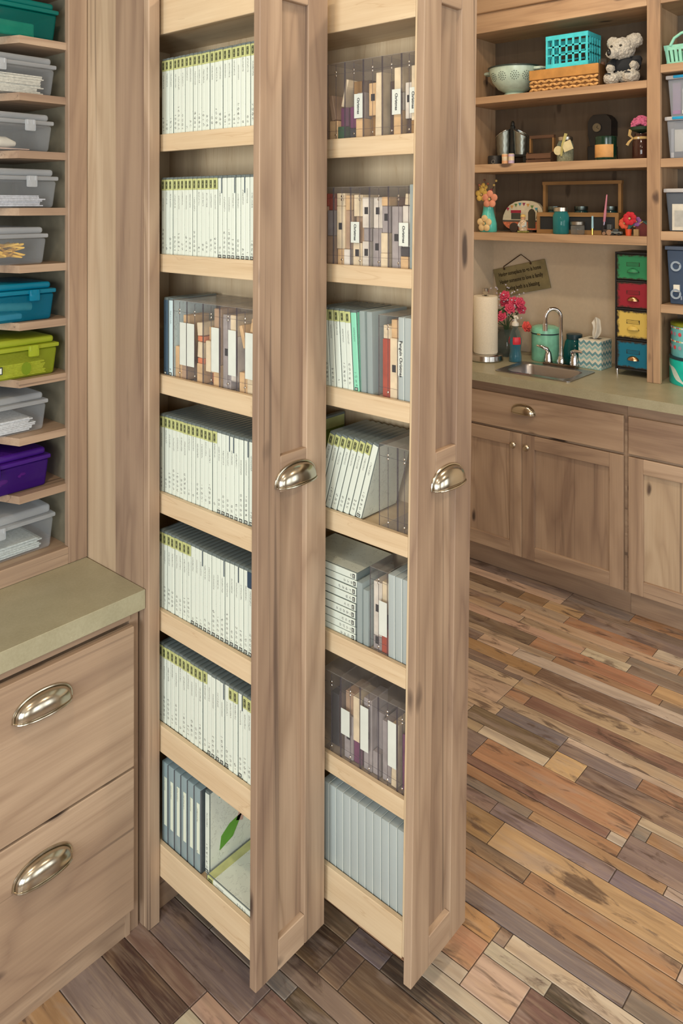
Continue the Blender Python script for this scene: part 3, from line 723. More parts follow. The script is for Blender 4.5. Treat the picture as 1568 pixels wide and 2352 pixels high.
# third shelf of B
for i in range(6):
    put_case('bandB', spot('B', 2, -0.367 + i * 0.0176, rnd.uniform(-0.001, 0.001), 0.0006), (-0.06, 0, 0), 'white case with a lime green top band, third shelf of the ' + PO['B'], 'lime-banded cases on the third shelf of the further pull-out')
put_case('mint', spot('B', 2, -0.3850, 0, 0.0006), (-0.06, 0, 0), 'case with a mint green spine, third shelf of the ' + PO['B'])
put_case('bareB', spot('B', 2, -0.4045, 0, 0.0004), (-0.03, 0, 0), 'milky see-through case next to the mint green spine')
put_case('bareB', spot('B', 2, -0.4240, 0, 0.0004), (-0.02, 0, 0), 'milky see-through case next to the clear box with a red strip')
rowbox('B', 2, [-0.4475, -0.502], [None], [spec(2, 'B', 'a red strip and cream slats', [('r', 0.13, 0.006, 0, 0), ('c', 0.03, 0.006, 0, 0)], [('c', 0.135, 0, 0, 1), ('t', 0.04, 0.002, 0, 0)])])
def frosted(key, row, ya, yb, label, h=0.186, group=None, lab_=None, txt=None, n=0.0):
    t = ya - yb - 0.0006; e = t / 2
    o = thing('frosted_case', label, 'case', spot(key, row, (ya + yb) / 2, n), group=group, rot=(0, 0, 0))
    B(0, 0.135, -e, e, 0, h, 0.0022, 2).build('case_shell', FROST, o, True)
    B(-0.0006, 0.0006, -e + 0.0004, -e + 0.0018, 0.002, h - 0.002).build('spine_ridge', FROSTE, o)
    B(0.0, 0.132, -e + 0.0004, -e + 0.0016, h - 0.0005, h + 0.0006).build('top_ridge', FROSTE, o)
    if lab_:
        l = B(-0.0011, -0.0002, -e + 0.003, e - 0.001, lab_[0], lab_[1]).build('label', LABELW, o); l['label'] = 'white paper label'
        if txt: text(txt, 0.0105, INK(), l, 'lettering', ((-0.0013, 0.0, (lab_[0] + lab_[1]) / 2), (0, 0, -1), (0, -1, 0)))
    return o
frosted('B', 2, -0.502, -0.5195, 'frosted case with a handwritten Penguin Christmas label, third shelf', lab_=(0.058, 0.132), txt='Penguin Christmas')
frosted('B', 2, -0.5195, -0.5435, 'unlabelled frosted case next to the handwritten label, third shelf')
# fourth shelf of B: leaning cases, empty boxes
for i in range(8):
    th = 0.285
    put_case('plainB' if i == 0 else 'bandB', spot('B', 3, -0.3935 + i * 0.0186, 0, 0.0026), (th, 0, 0),
             'leaning white case, outermost of the slanting row, its printed cover exposed' if i == 0 else 'white case with a lime band leaning in the slanting row', None if i == 0 else 'leaning cases on the fourth shelf')
put_case('moss', spot('B', 3, -0.222, 0.01), (0.0, 0, 0), 'moss green case standing behind the slanting row')
rowbox('B', 3, [-0.4545, -0.5065, -0.5435], [None, None], [('empty clear box propping the slanting row of cases', None, ''), ('empty clear box behind the wooden front, beside another empty box', None, '')])
# fifth shelf of B: flat stack, frosted cases
for i in range(9):
    put_case('plainB' if i else 'plainB', spot('B', 4, -0.3925 + rnd.uniform(-0.002, 0.0), rnd.uniform(-0.001, 0.004), 0.0086 + i * 0.0172), (-PI / 2, 0, 0), 'white case lying in the flat pile on the fifth shelf' if i < 8 else 'topmost white case of the flat pile, its printed cover up', 'flat pile of white cases')
put_case('bareB', spot('B', 4, -0.4035), (0, 0, 0), 'short milky case next to the flat pile', scale=(0.9, 1, 0.74))
put_case('bareB', spot('B', 4, -0.4220), (0, 0, 0), 'short milky case next to the clear box with a red bottle', scale=(0.9, 1, 0.68))
rowbox('B', 4, [-0.434, -0.4845], [((1, 0.045, 0.12), None)], [spec(4, 'B', 'a red bottle shape', [('l', 0.03, 0.004, 0, 1), ('w', 0.12, 0.004, 0, 1)], [('r', 0.055, 0.004, 0, 0), ('d', 0.03, 0.02, 0, 0), ('c', 0.07, 0.004, 0, 0)])])
for ya, yb in ((-0.485, -0.5045), (-0.5045, -0.5245), (-0.5245, -0.5435)): frosted('B', 4, ya, yb, 'blue-grey frosted case on the fifth shelf, between the clear box and wooden front', group='frosted cases on the fifth shelf')
# sixth shelf of B
rowbox('B', 5, [-0.298, -0.354, -0.4115, -0.4635, -0.515, -0.5435], [None, ((-1, 0.06, 0.118), None), ((-1, 0.05, 0.148), None), ((1, 0.05, 0.148), None), None], [
    spec(5, 'B', 'dark contents', [('k', 0.12, 0.02, 0, 0)], [('d', 0.13, 0.02, 0, 0)]),
    spec(5, 'B', 'a magenta edge and short label', [('l', 0.10, 0.004, 0, 1), ('m', 0.05, 0.006, 0, 0)], [('p', 0.05, 0.006, 0, 0), ('c', 0.10, 0.002, 0, 0)]),
    spec(5, 'B', 'a lilac printed sleeve', [('l', 0.16, 0.004, 0, 1)], [('l', 0.05, 0.006, 0, 0), ('l', 0.08, 0.02, 0, 0)]),
    spec(5, 'B', 'slanted cream and purple cards', [('l', 0.13, 0.006, 0, 0)], [('c', 0.14, 0.002, 0.035, 0)]),
    spec(5, 'B', 'a dark purple card', [('p', 0.12, 0.01, 0, 0)], [('m', 0.03, 0.006, 0, 0)])])
# lowest shelf of B
for i in range(11): frosted('B', 6, -0.3015 - i * 0.0219, -0.3015 - (i + 1) * 0.0219, 'translucent frosted case in the row on the lowest shelf', 0.184, 'frosted cases on the lowest shelf')
# lowest shelf of A: labelled clear cases, upright and flat printed case
for i in range(6):
    y = -0.1185 + i * 0.0245
    o = thing('labelled_case', 'clear blue-grey case with a long white spine label, lowest shelf', 'case', spot('A', 6, y), group='labelled cases on the lowest shelf', rot=(0, 0, 0))
    B(0, 0.135, -0.0119, 0.0119, 0, 0.192, 0.0025, 2).build('case_shell', clear('blue_clear', 172, 196, 202, 0.5, 0.85, 0.2, 0.9), o, True)
    l = B(-0.0008, -0.0002, -0.0085, 0.0015, 0.045, 0.158).build('label', spine_paper(222, 232, 214, 0.8), o); l['label'] = 'long white paper label'
    B(-0.0005, 0.134, -0.0119, -0.0108, 0.002, 0.19).build('case_edge', EDGE, o)
o = put_case('plain', spot('A', 6, -0.1405, 0.01), (0, 0, 0), 'upright printed case with cyan and green art behind the flat one')
def colour_patch(nm, poly, col): MB().prism(poly, 'y', -0.0079, -0.0076).build(nm, plain(nm, *col), o)
colour_patch('cyan_print', [(0.03, 0.16), (0.09, 0.18), (0.05, 0.182), (0.022, 0.178)], (90, 170, 180))
colour_patch('green_print', [(0.03, 0.04), (0.07, 0.05), (0.10, 0.09), (0.06, 0.085), (0.035, 0.07)], (96, 160, 56))
colour_patch('rose_print', [(0.08, 0.08), (0.10, 0.07), (0.115, 0.13), (0.10, 0.15), (0.095, 0.11)], (200, 168, 158))
put_case('band', spot('A', 6, -0.2985, 0.0, 0.0075), (-PI / 2, 0, 0), 'white printed case with green band lying flat on the lowest shelf', scale=(1, 1, 0.78))

# ================================================================== lidded plastic boxes in the hutch
def hutch_box(i, z, xr, yf, h, rgb, label, lat, opaque=0.3, wdt=0.32):
    t = thing('storage_box', label, 'box', (xr - wdt / 2, yf + 0.11, z + 0.0004)); a, dpt = wdt / 2, 0.105
    nm = 'boxplastic_%d_%d_%d' % rgb
    cl = rgb == CLR
    body = clear(nm, *rgb, 0.10 if cl else opaque, 0.34 if cl else 0.55, 0.16, 0.97 if cl else 0.80)
    lidm = clear(nm + '_lid', *rgb, 0.30 if cl else opaque + 0.22, 0.6 if cl else 0.8, 0.2, 0.97 if cl else 0.8)
    hb = h * 0.70
    m = B(-a, a, -dpt, dpt, 0, hb, 0.007, 3)
    m.xf(lambda v: (v.x * (0.955 + 0.045 * v.z / hb), v.y * (0.955 + 0.045 * v.z / hb), v.z)); m.build('box_body', body, t, True)
    B(-a - 0.003, a + 0.003, -dpt - 0.003, dpt + 0.003, hb + 0.0005, hb + 0.011, 0.003, 2).build('lid_flange', lidm, t, True)
    m = B(-a + 0.006, a - 0.006, -dpt + 0.006, dpt - 0.006, hb + 0.0112, h, 0.007, 3)
    m.build('lid_top', lidm, t, True)
    for lx in lat:
        l = B(lx - 0.013, lx + 0.013, -dpt - 0.0065, -dpt - 0.0032, hb - 0.016, hb + 0.012, 0.003, 2).build('latch', lidm, t, True)
        for q in (-0.008, 0.008): B(lx + q - 0.0015, lx + q + 0.0015, -dpt - 0.0075, -dpt - 0.0064, hb + 0.0, hb + 0.011).build('hinge_bar', lidm, l)
    return t, a, dpt
CLR = (216, 222, 228)
BOX = [(2.097, -0.069, 0.283, 0.088, (10, 140, 132), 'emerald teal lidded box on the highest visible hutch shelf', 0.28),
       (1.960, -0.074, 0.285, 0.088, CLR, 'clear lidded box holding a thick stack of white paper', 0.16),
       (1.821, -0.081, 0.285, 0.086, CLR, 'clear lidded box holding a rolled brush', 0.16),
       (1.683, -0.069, 0.285, 0.088, CLR, 'clear lidded box holding curled grey papers', 0.16),
       (1.545, -0.095, 0.287, 0.084, CLR, 'clear lidded box with a tangle of yellow cord', 0.16),
       (1.407, -0.077, 0.282, 0.086, (14, 146, 182), 'bright blue lidded box between the clear and lime ones', 0.28),
       (1.270, -0.068, 0.284, 0.088, (190, 206, 62), 'lime green lidded box with a framed label', 0.28),
       (1.131, -0.088, 0.300, 0.086, CLR, 'clear lidded box between the lime and purple ones', 0.2),
       (0.992, -0.084, 0.295, 0.088, (84, 36, 156), 'deep purple lidded box', 0.3),
       (0.829, -0.066, 0.305, 0.100, CLR, 'clear lidded box on the hutch floor just above the counter', 0.2)]
LATS = [[], [0.02], [0.100], [0.092], [], [0.105], [0.095], [-0.02], [0.02], [0.02]]
for i, (z, xr, yf, h, rgb, lb, op) in enumerate(BOX):
    t, a, dp = hutch_box(i, z, xr, yf, h * 1.08, rgb, lb, LATS[i], op)
    c = t.location; zi = z + 0.004
    inner = 'inside the ' + lb.split(' lidded')[0] + ' box'
    def inside(nm, m, mat, label, cat, smooth=False): return tag(m.build(nm, mat, None, smooth, off=None), label, cat)
    if i == 0:
        inside('mint_block', B(c.x - 0.1, c.x + a - 0.05, c.y - dp + 0.02, c.y + 0.06, zi, zi + 0.036, 0.004, 2), plain('mint_foam', 120, 226, 180, 0.6), 'pale mint block seen through the emerald box', 'block')
        lbk = B(c.x + 0.045 - 0.06, c.x + 0.058 - 0.06, c.y - dp - 0.0022, c.y - dp - 0.0006, z + 0.02, z + 0.05).build('label_card', wood('x', 'caddy'), None); tag(lbk, 'small tan card on the emerald box front', 'card')
    elif i in (1, 3, 6, 7, 9):
        m = MB(); r = random.Random(i); zz = zi
        for k in range({1: 13, 3: 7, 6: 9, 7: 9, 9: 8}[i]):
            hh = 0.0028 if i != 3 else 0.0032
            m.box(c.x - 0.13 + r.uniform(-0.004, 0.004), c.x + a - 0.028 + r.uniform(-0.012, 0.008), c.y - dp + 0.014 + r.uniform(0, 0.004), c.y + dp - 0.02, zz, zz + hh, rot=Matrix.Rotation(r.uniform(-0.02, 0.02), 3, 'Z')); zz += hh + 0.0007
        inside('paper_stack', m, plain('stack_%d' % i, *{1: (206, 204, 192), 3: (190, 194, 204), 6: (226, 216, 168), 7: (206, 210, 214), 9: (196, 206, 204)}[i], 0.7, 0.0, 0.1, 160.0), 'uneven stack of paper ' + {1: 'in the box below the emerald one', 3: 'curled in the clear box above the yellow cord', 6: 'in the lime green box', 7: 'in the clear box over the purple one', 9: 'in the clear box on the hutch floor'}[i], 'paper')
        if i == 6:
            q = B(c.x + 0.004, c.x + 0.019, c.y - dp - 0.0024, c.y - dp - 0.0006, z + 0.018, z + 0.036).build('framed_label', plain('label_frame', 40, 52, 50), None); tag(q, 'small dark-framed white label on the lime box', 'label')
            B(c.x + 0.006, c.x + 0.0165, c.y - dp - 0.0030, c.y - dp - 0.0024, z + 0.0205, z + 0.0335).build('label_face', LABELW, q)
            inside('green_disc', MB().lathe([(0, 0), (0.012, 0), (0.012, 0.002), (0, 0.002)], 20).xf(lambda v: (c.x + 0.085 + v.x, c.y - dp + 0.0115 + v.z, zi + 0.017 + v.y * 1.3)), plain('green_spot', 70, 140, 70), 'round green tag inside the lime box', 'tag', True)
    elif i == 2:
        inside('rolled_brush', MB().tube([(c.x - 0.12, c.y - 0.06, zi + 0.018), (c.x + 0.06, c.y - 0.06, zi + 0.018), (c.x + 0.085, c.y - 0.06, zi + 0.015)], [0.013, 0.014, 0.006], 12), plain('pale_roll', 214, 210, 196, 0.7), 'pale roll inside the clear box', 'roll', True)
        inside('tan_card', B(c.x - 0.1, c.x + 0.11, c.y - 0.085, c.y + 0.04, zi, zi + 0.003), plain('tan_card', 182, 156, 140), 'tan card under the pale roll', 'card')
    elif i == 4:
        m = MB(); r = random.Random(4)
        pts = [(c.x + 0.075 + 0.055 * math.cos(k * 1.9 + 0.3) * (0.5 + 0.5 * r.random()), c.y - 0.045 + 0.04 * math.sin(k * 2.3), zi + 0.012 + 0.034 * (0.5 + 0.5 * math.sin(k * 1.3))) for k in range(46)]
        m.tube(pts, 0.0028, 6); inside('yellow_cord', m, plain('yellow_cord', 224, 178, 62, 0.6), 'tangled yellow cord inside the clear box', 'cord', True)
        inside('rose_ribbon', MB().tube([(c.x + 0.012 + 0.02 * math.cos(k * 1.7), c.y - 0.05 + 0.02 * math.sin(k * 2.1), zi + 0.012 + 0.02 * (0.5 + 0.5 * math.sin(k))) for k in range(24)], 0.004, 6), plain('rose_ribbon', 190, 92, 96, 0.6), 'rose ribbon bundled beside the yellow cord', 'ribbon', True)
    elif i == 5:
        inside('paper_roll', MB().cyl((c.x + 0.0, c.y - 0.06, zi + 0.034), (c.x + 0.115, c.y - 0.07, zi + 0.028), 0.010, 0.010), plain('cream_roll', 214, 216, 178, 0.7), 'cream paper roll inside the bright blue box', 'roll', True)
        inside('folded_paper', B(c.x + 0.0, c.x + 0.09, c.y - 0.08, c.y + 0.0, zi, zi + 0.014, 0.004, 2), plain('folded_paper', 200, 226, 220, 0.7), 'folded pale paper under the cream roll', 'paper')
    elif i == 8:
        for k, (dx, dz_, s_) in enumerate(((0.05, 0.026, 1.0), (0.10, 0.034, 0.6))):
            inside('pink_bow', MB().ball((c.x + dx, c.y - dp + 0.018, zi + dz_), 0.013 * s_, 0.005, 0.006 * s_).ball((c.x + dx - 0.008, c.y - dp + 0.018, zi + dz_ - 0.004), 0.007 * s_, 0.004, 0.006 * s_), plain('pink_bow', 216, 84, 150), 'larger pink bow inside the purple box' if k == 0 else 'smaller pink bow inside the purple box', 'bow', True)
# ================================================================== things on the sink counter
RZ = -PI / 2                      # local x runs along the far wall, local y into it
ZCN = 0.9142
def at(x, y, z): return (x, y, z)
STEEL = metal('sink_steel', 170, 168, 170, 0.3); CHR = metal('chrome', 226, 226, 228, 0.07)
# sink
t = thing('bar_sink', 'small stainless steel drop-in sink set into the green counter', 'sink', (2.29, 0.1525, 0.914), RZ)
def rr_ring(hx, hy, r, z, n=6):
    out = []
    for cx, cy, a in ((hx - r, hy - r, 0), (-hx + r, hy - r, PI / 2), (-hx + r, -hy + r, PI), (hx - r, -hy + r, 1.5 * PI)):
        for k in range(n + 1): out.append((cx + r * math.cos(a + PI / 2 * k / n), cy + r * math.sin(a + PI / 2 * k / n), z))
    return out
def loft(rings, cap=False):
    m = MB(); R = [[m.bm.verts.new(p) for p in q] for q in rings]
    for A_, B_ in zip(R, R[1:]):
        for k in range(len(A_)): m.bm.faces.new([A_[k], A_[(k + 1) % len(A_)], B_[(k + 1) % len(B_)], B_[k]])
    if cap: m.bm.faces.new(R[-1])
    return m
loft([rr_ring(0.187, 0.142, 0.02, 0.0006), rr_ring(0.187, 0.142, 0.02, 0.004), rr_ring(0.180, 0.135, 0.02, 0.0048), rr_ring(0.152, 0.104, 0.045, 0.0035), rr_ring(0.148, 0.100, 0.045, -0.004), rr_ring(0.138, 0.090, 0.05, -0.12), rr_ring(0.10, 0.06, 0.05, -0.135)], True).build('basin', STEEL, t, 50)
MB().lathe([(0, 0.0), (0.028, 0.0), (0.03, 0.003), (0.0, 0.0035)], 20, (0, 0, -0.1345)).build('drain', CHR, t, True)
# faucet
t = thing('bar_faucet', 'chrome two-handle gooseneck faucet behind the sink', 'faucet', (2.452, 0.150, ZCN), RZ)
B(-0.085, 0.085, -0.024, 0.024, 0, 0.016, 0.006, 2).build('base_plate', metal('dark_chrome', 120, 112, 104, 0.12), t, True)
MB().lathe([(0.018, 0.014), (0.018, 0.03), (0.013, 0.045), (0.011, 0.05)], 20).build('spout_collar', CHR, t, True)
arc = [(0, 0, 0.045), (0, 0, 0.15), (0, 0, 0.235)] + [(0 - 0.0, -0.038 + 0.038 * math.cos(a), 0.235 + 0.042 * math.sin(a)) for a in [PI * k / 12 for k in range(1, 13)]] + [(0, -0.077, 0.215), (0, -0.078, 0.200)]
rotm = Matrix.Rotation(-0.75, 3, 'Z')
MB().tube([rotm @ Vector(p) for p in arc], 0.0095, 14).build('spout', CHR, t, True)
MB().cyl(rotm @ Vector((0, -0.078, 0.206)), rotm @ Vector((0, -0.079, 0.172)), 0.0125, 0.0115).build('spout_tip', CHR, t, True)
for sx in (-1, 1):
    b = MB().lathe([(0.020, 0.014), (0.019, 0.03), (0.015, 0.055), (0.012, 0.066), (0.0, 0.070)], 18, (sx * 0.066, 0, 0)).build('handle_post', CHR, t, True)
    MB().tube([(sx * 0.066, 0, 0.058), (sx * 0.066, -0.016, 0.078), (sx * 0.066 - (0.018 if sx < 0 else -0.02), -0.028, 0.088), (sx * 0.066 - (0.045 if sx < 0 else -0.055), -0.03, 0.092 if sx < 0 else 0.086)], [0.012, 0.011, 0.008, 0.005], 12).build('lever', CHR, b, True)
# paper towel holder and roll
t = thing('paper_towel_holder', 'brushed steel paper towel stand by the sink', 'holder', (2.352, 0.505, ZCN), RZ)
MB().lathe([(0, 0), (0.083, 0), (0.088, 0.006), (0.086, 0.030), (0.078, 0.036), (0, 0.037)], 32).build('base', metal('stand_steel', 196, 192, 186, 0.2), t, True)
MB().lathe([(0.006, 0.036), (0.006, 0.322), (0.016, 0.340), (0.017, 0.358), (0, 0.360)], 16).build('rod', metal('stand_steel', 196, 192, 186, 0.2), t, True)
tag(MB().lathe([(0.018, 0.0), (0.058, 0.0), (0.0605, 0.004), (0.0605, 0.279), (0.058, 0.283), (0.018, 0.283), (0.018, 0.0)], 32).build('paper_towel_roll', plain('towel_paper', 226, 216, 196, 0.9, 0.0, 0.03, 200.0), None, True), 'full roll of cream paper towels on the steel stand', 'paper towel').location = (2.352, 0.505, ZCN + 0.0375)
# flowers in a glass vase
t = thing('glass_vase', 'round clear glass vase holding the pink flowers', 'vase', (2.53, 0.485, ZCN), RZ)
MB().lathe([(0, 0.0), (0.05, 0.0), (0.058, 0.02), (0.06, 0.06), (0.05, 0.10), (0.042, 0.125), (0.05, 0.14)], 28).build('bowl', clear('vase_glass', 120, 132, 128, 0.25, 0.7, 0.05, 0.85), t, True)
t = thing('flower_bouquet', 'bouquet of pink and coral roses with pale filler sprigs', 'flowers', (2.53, 0.485, ZCN + 0.06), RZ)
r = random.Random(3); heads = [(-0.045, -0.05, 0.20, 1), (0.005, -0.03, 0.255, 0), (0.05, -0.02, 0.225, 0), (0.085, -0.02, 0.225, 0), (0.045, -0.05, 0.195, 0), (-0.02, -0.07, 0.135, 1), (-0.06, -0.05, 0.12, 0), (-0.085, -0.04, 0.16, 0), (0.10, 0.02, 0.10, 1), (-0.005, -0.01, 0.22, 0), (0.075, 0.01, 0.19, 0), (0.01, -0.075, 0.155, 0)]
for hx, hy, hz, k in heads:
    hz -= 0.005
    MB().tube([(0, 0, 0.0), (hx * 0.18, hy * 0.18, max(hz * 0.6, 0.092)), (hx, hy, hz)], 0.002, 5).build('stem', plain('stem_green', 60, 84, 48), t, True)
    m = MB()
    dr = Vector((hx * 2.0, -0.09, 0.06)).normalized(); Q = Vector((0, 0, 1)).rotation_difference(dr).to_matrix()
    for ring, cnt, rad, tilt in ((0, 6, 0.017, 0.35), (1, 5, 0.012, 0.8), (2, 4, 0.006, 1.2)):
        for q in range(cnt):
            a = 2 * PI * q / cnt + ring * 0.6
            R = Q @ Matrix.Rotation(a, 3, 'Z') @ Matrix.Rotation(-tilt, 3, 'Y')
            m.ball(Vector((hx, hy, hz)) + Q @ Vector((rad * math.cos(a), rad * math.sin(a), 0.005 * ring)), 0.014 - ring * 0.002, 0.013, 0.0045, 8, R)
    m.build('rose', plain('rose_coral', 226, 92, 84, 0.7, 0, 0.12, 120.0) if k else plain('rose_pink', 206, 70, 100, 0.7, 0, 0.16, 120.0), t, True)
m = MB()
for q in range(70):
    a = r.uniform(0, 2 * PI); rad = r.uniform(0.03, 0.11); m.ball((rad * math.cos(a), rad * math.sin(a) * 0.6 - 0.02, r.uniform(0.13, 0.29) + (0.03 if r.random() < 0.1 else 0)), 0.0042, seg=6)
tag(m.build('filler_sprigs', plain('lilac_white', 200, 194, 206, 0.8), t, True), kind='stuff')
m = MB()
for q in range(26):
    a = r.uniform(0, 2 * PI); rad = r.uniform(0.02, 0.07); R = Matrix.Rotation(a, 3, 'Z') @ Matrix.Rotation(r.uniform(-0.6, 0.6), 3, 'Y')
    m.ball((rad * math.cos(a), rad * math.sin(a) - 0.01, r.uniform(0.14, 0.2)), 0.022, 0.009, 0.002, 8, R)
m.build('leaves', plain('leaf_green', 52, 82, 44, 0.6), t, True)
# soap bottle
t = thing('soap_bottle', 'contoured glass soda bottle of blue soap with a red label', 'bottle', (2.412, 0.372, ZCN), RZ)
prof = [(0, 0), (0.030, 0), (0.0315, 0.004), (0.031, 0.03), (0.027, 0.055), (0.0285, 0.075), (0.031, 0.095), (0.030, 0.115), (0.022, 0.145), (0.014, 0.165), (0.0125, 0.178)]
MB().lathe([(max(0, a - 0.0015), b + (0.002 if b < 0.01 else 0)) for a, b in prof[:8]] + [(0, 0.115)], 24).build('soap', plain('blue_soap', 18, 124, 156, 0.15), t, True)
MB().lathe(prof, 24).build('glass', clear('bottle_glass', 140, 160, 158, 0.10, 0.6, 0.05, 0.9), t, True)
MB().lathe([(0.0302, 0.088), (0.0318, 0.097), (0.0310, 0.114), (0.028, 0.124)], 24, a0=PI * 1.5 + 0.1, a1=PI * 1.5 + 1.5).build('label', plain('red_label', 206, 44, 58, 0.4), t, True)
MB().lathe([(0.0302, 0.088), (0.0318, 0.097), (0.0310, 0.114), (0.028, 0.124)], 24, a0=PI * 1.5 - 1.4, a1=PI * 1.5 - 0.6).build('label', plain('red_label', 206, 44, 58, 0.4), t, True)
p = MB().lathe([(0.0125, 0.176), (0.018, 0.178), (0.017, 0.192), (0.008, 0.200), (0.006, 0.215), (0.010, 0.218), (0.010, 0.228), (0, 0.230)], 16).build('pump', WHITE(), t, True)
MB().tube([(0, 0, 0.222), (0.016, -0.010, 0.222), (0.022, -0.014, 0.214)], 0.005, 8).build('nozzle', WHITE(), p, True)
# mint canister
t = thing('mint_canister', 'mint green metal canister with domed lid and dark band', 'canister', (2.552, 0.281, ZCN), RZ)
MINT = plain('mint_enamel', 140, 212, 184, 0.28)
MB().lathe([(0, 0), (0.066, 0), (0.068, 0.004), (0.068, 0.136)], 32).build('body', MINT, t, True)
MB().lathe([(0.0695, 0.138), (0.0695, 0.150), (0.066, 0.163), (0.05, 0.171), (0, 0.173)], 32).build('lid', MINT, t, True)
MB().lathe([(0.0685, 0.132), (0.0705, 0.133), (0.0705, 0.138), (0.0685, 0.139)], 32).build('band', plain('dark_band', 38, 62, 66, 0.4), t, True)
MB().tube([(0.0, 0, 0.172), (0.0, 0, 0.182), (0.008, -0.004, 0.190), (0.013, -0.006, 0.184)], 0.004, 8).build('lid_hook', metal('pewter', 120, 116, 108, 0.3), t, True)
B(-0.010, 0.010, -0.0735, -0.0695, 0.131, 0.140, 0.002).build('clasp', metal('clasp_gold', 214, 196, 150, 0.25), t)
# teal jar
t = thing('teal_jar', 'dark teal glass jar with a dark rim beside the tissue box', 'jar', (2.575, 0.138, ZCN), RZ)
MB().lathe([(0, 0), (0.045, 0), (0.052, 0.02), (0.053, 0.06), (0.044, 0.105), (0.036, 0.118)], 28).build('body', clear('teal_glass', 16, 104, 108, 0.55, 0.9, 0.08, 0.5), t, True)
MB().lathe([(0.036, 0.118), (0.038, 0.119), (0.038, 0.141), (0.034, 0.143), (0, 0.143)], 28).build('rim', plain('teal_rim', 34, 60, 70, 0.35), t, True)
# tissue box
t = thing('tissue_box', 'blue and white chevron tissue box with a tissue pulled up', 'tissue box', (2.54, 0.018, ZCN), RZ - 0.04)
B(-0.057, 0.057, -0.057, 0.057, 0, 0.137, 0.0015).build('carton', chevron(), t)
B(-0.028, 0.028, -0.016, 0.016, 0.1372, 0.1378).build('opening', plain('slot_dark', 60, 60, 62), t)
def tis(u, v):
    a = (u - 0.5) * 2; s_ = 0.008 + 0.020 * v + 0.006 * math.sin(v * 5)
    return Vector((a * s_ + 0.012 * math.sin(v * 2.5), 0.010 * math.sin(u * 9.0) * (1 - 0.4 * v) - 0.004, 0.137 + v * (0.105 - 0.03 * abs(a) ** 1.5 * (1 if a < 0 else 0.6))))
MB().grid(tis, 24, 10).build('tissue', plain('tissue_white', 216, 212, 202, 0.9), t, True)
# drawer tower
t = thing('metal_drawer_tower', 'black metal tower of four worn coloured drawers on the counter', 'drawers', (2.555, -0.2, ZCN), RZ)
BLK = plain('black_iron', 34, 36, 38, 0.45)
TW, TDp, TH = 0.081, 0.105, 0.562
for sx in (-1, 1): B(sx * TW - 0.003, sx * TW + 0.003, -TDp, TDp, 0.028, TH).build('side_plate', BLK, t)
for z in (0.028, 0.163, 0.300, 0.427, TH - 0.008): B(-TW + 0.0035, TW - 0.0035, -TDp, TDp, z, z + 0.008).build('cross_plate', BLK, t)
B(-TW + 0.003, TW - 0.003, TDp - 0.004, TDp, 0.036, TH - 0.008).build('back_plate', BLK, t)
for sx in (-1, 1):
    for sy in (-1, 1): MB().lathe([(0, 0), (0.006, 0), (0.006, 0.008), (0.004, 0.028)], 10, (sx * (TW - 0.004), sy * (TDp - 0.008), 0)).build('foot', CHR if sy < 0 else BLK, t, True)
for k, (z0, z1, col) in enumerate(((0.438, 0.552, (48, 138, 92)), (0.310, 0.425, (150, 36, 52)), (0.173, 0.297, (214, 186, 96)), (0.038, 0.160, (14, 110, 140)))):
    d = B(-TW + 0.005, TW - 0.005, -TDp - 0.003, TDp - 0.01, z0, z1, 0.002).build('drawer', worn('worn_%d' % k, *col), t)
    d['label'] = ('worn green', 'worn red', 'worn yellow', 'worn teal blue')[k] + ' metal drawer'
    zc = (z0 + z1) / 2
    B(-0.030, 0.030, -TDp - 0.0042, -TDp - 0.003, zc + 0.004, zc + 0.022, 0.0004).build('label_plate', worn('worn_plate_%d' % k, *[int(q * 0.88) for q in col]), d)
    MB().grid(lambda u, v: Vector((-0.028 + 0.056 * u, -TDp - 0.003 - 0.016 * math.sin(PI * u) ** 0.6 * math.cos(v * PI / 2), zc - 0.024 + 0.02 * math.sin(v * PI / 2) * math.sin(PI * u) ** 0.5)), 16, 6).build('cup_handle', worn('worn_%d' % k, *col) if k in (0, 2) else metal('brass_pull', 190, 150, 110, 0.25), d, True)
t = thing('dark_teal_bottle', 'dark teal bottle half hidden behind the drawer tower', 'bottle', (2.615, -0.080, ZCN), RZ)
MB().lathe([(0, 0), (0.024, 0), (0.026, 0.01), (0.026, 0.09), (0.015, 0.14), (0.012, 0.19), (0, 0.19)], 20).build('body', plain('bottle_teal', 10, 72, 74, 0.15), t, True)
MB().lathe([(0.0135, 0.1905), (0.0135, 0.205), (0, 0.206)], 16).build('cap', BLK, t, True)
# sign hanging on the wall
t = thing('hanging_sign', 'tilted khaki wall sign with three handwritten lines, hung by twine', 'sign', (2.672, 0.482, 1.30), RZ)
SR = Matrix.Rotation(-0.235, 3, 'Y')
SG = plain('khaki_board', 142, 130, 92, 0.8, 0, 0.10, 14.0)
B(-0.155, 0.155, 0.002, 0.014, -0.076, 0.076, 0.002).xf(lambda v: SR @ v).build('board', SG, t)
for ln, (s_, zz) in zip(('Having someplace to go is home', 'Having someone to love is family', 'Having both is a blessing'), ((0.0235, 0.040), (0.0235, 0.0), (0.0245, -0.040))):
    text(ln, s_ * 1.25, plain('sign_ink', 56, 45, 24, 0.8), t, 'lettering', (SR @ Vector((0.0, 0.0012, zz)), SR @ Vector((0.66, 0, 0)), SR @ Vector((0, 0, 1))), 0.0009)
TWN = plain('dark_twine', 70, 52, 34, 0.9)
tw = [SR @ Vector((-0.085, -0.001, 0.066)), SR @ Vector((-0.085, -0.002, 0.080)), Vector((-0.005, 0.010, 0.128)), SR @ Vector((0.075, -0.002, 0.080)), SR @ Vector((0.075, -0.001, 0.066))]
MB().tube(tw, 0.0028, 6).build('twine', TWN, t, True)
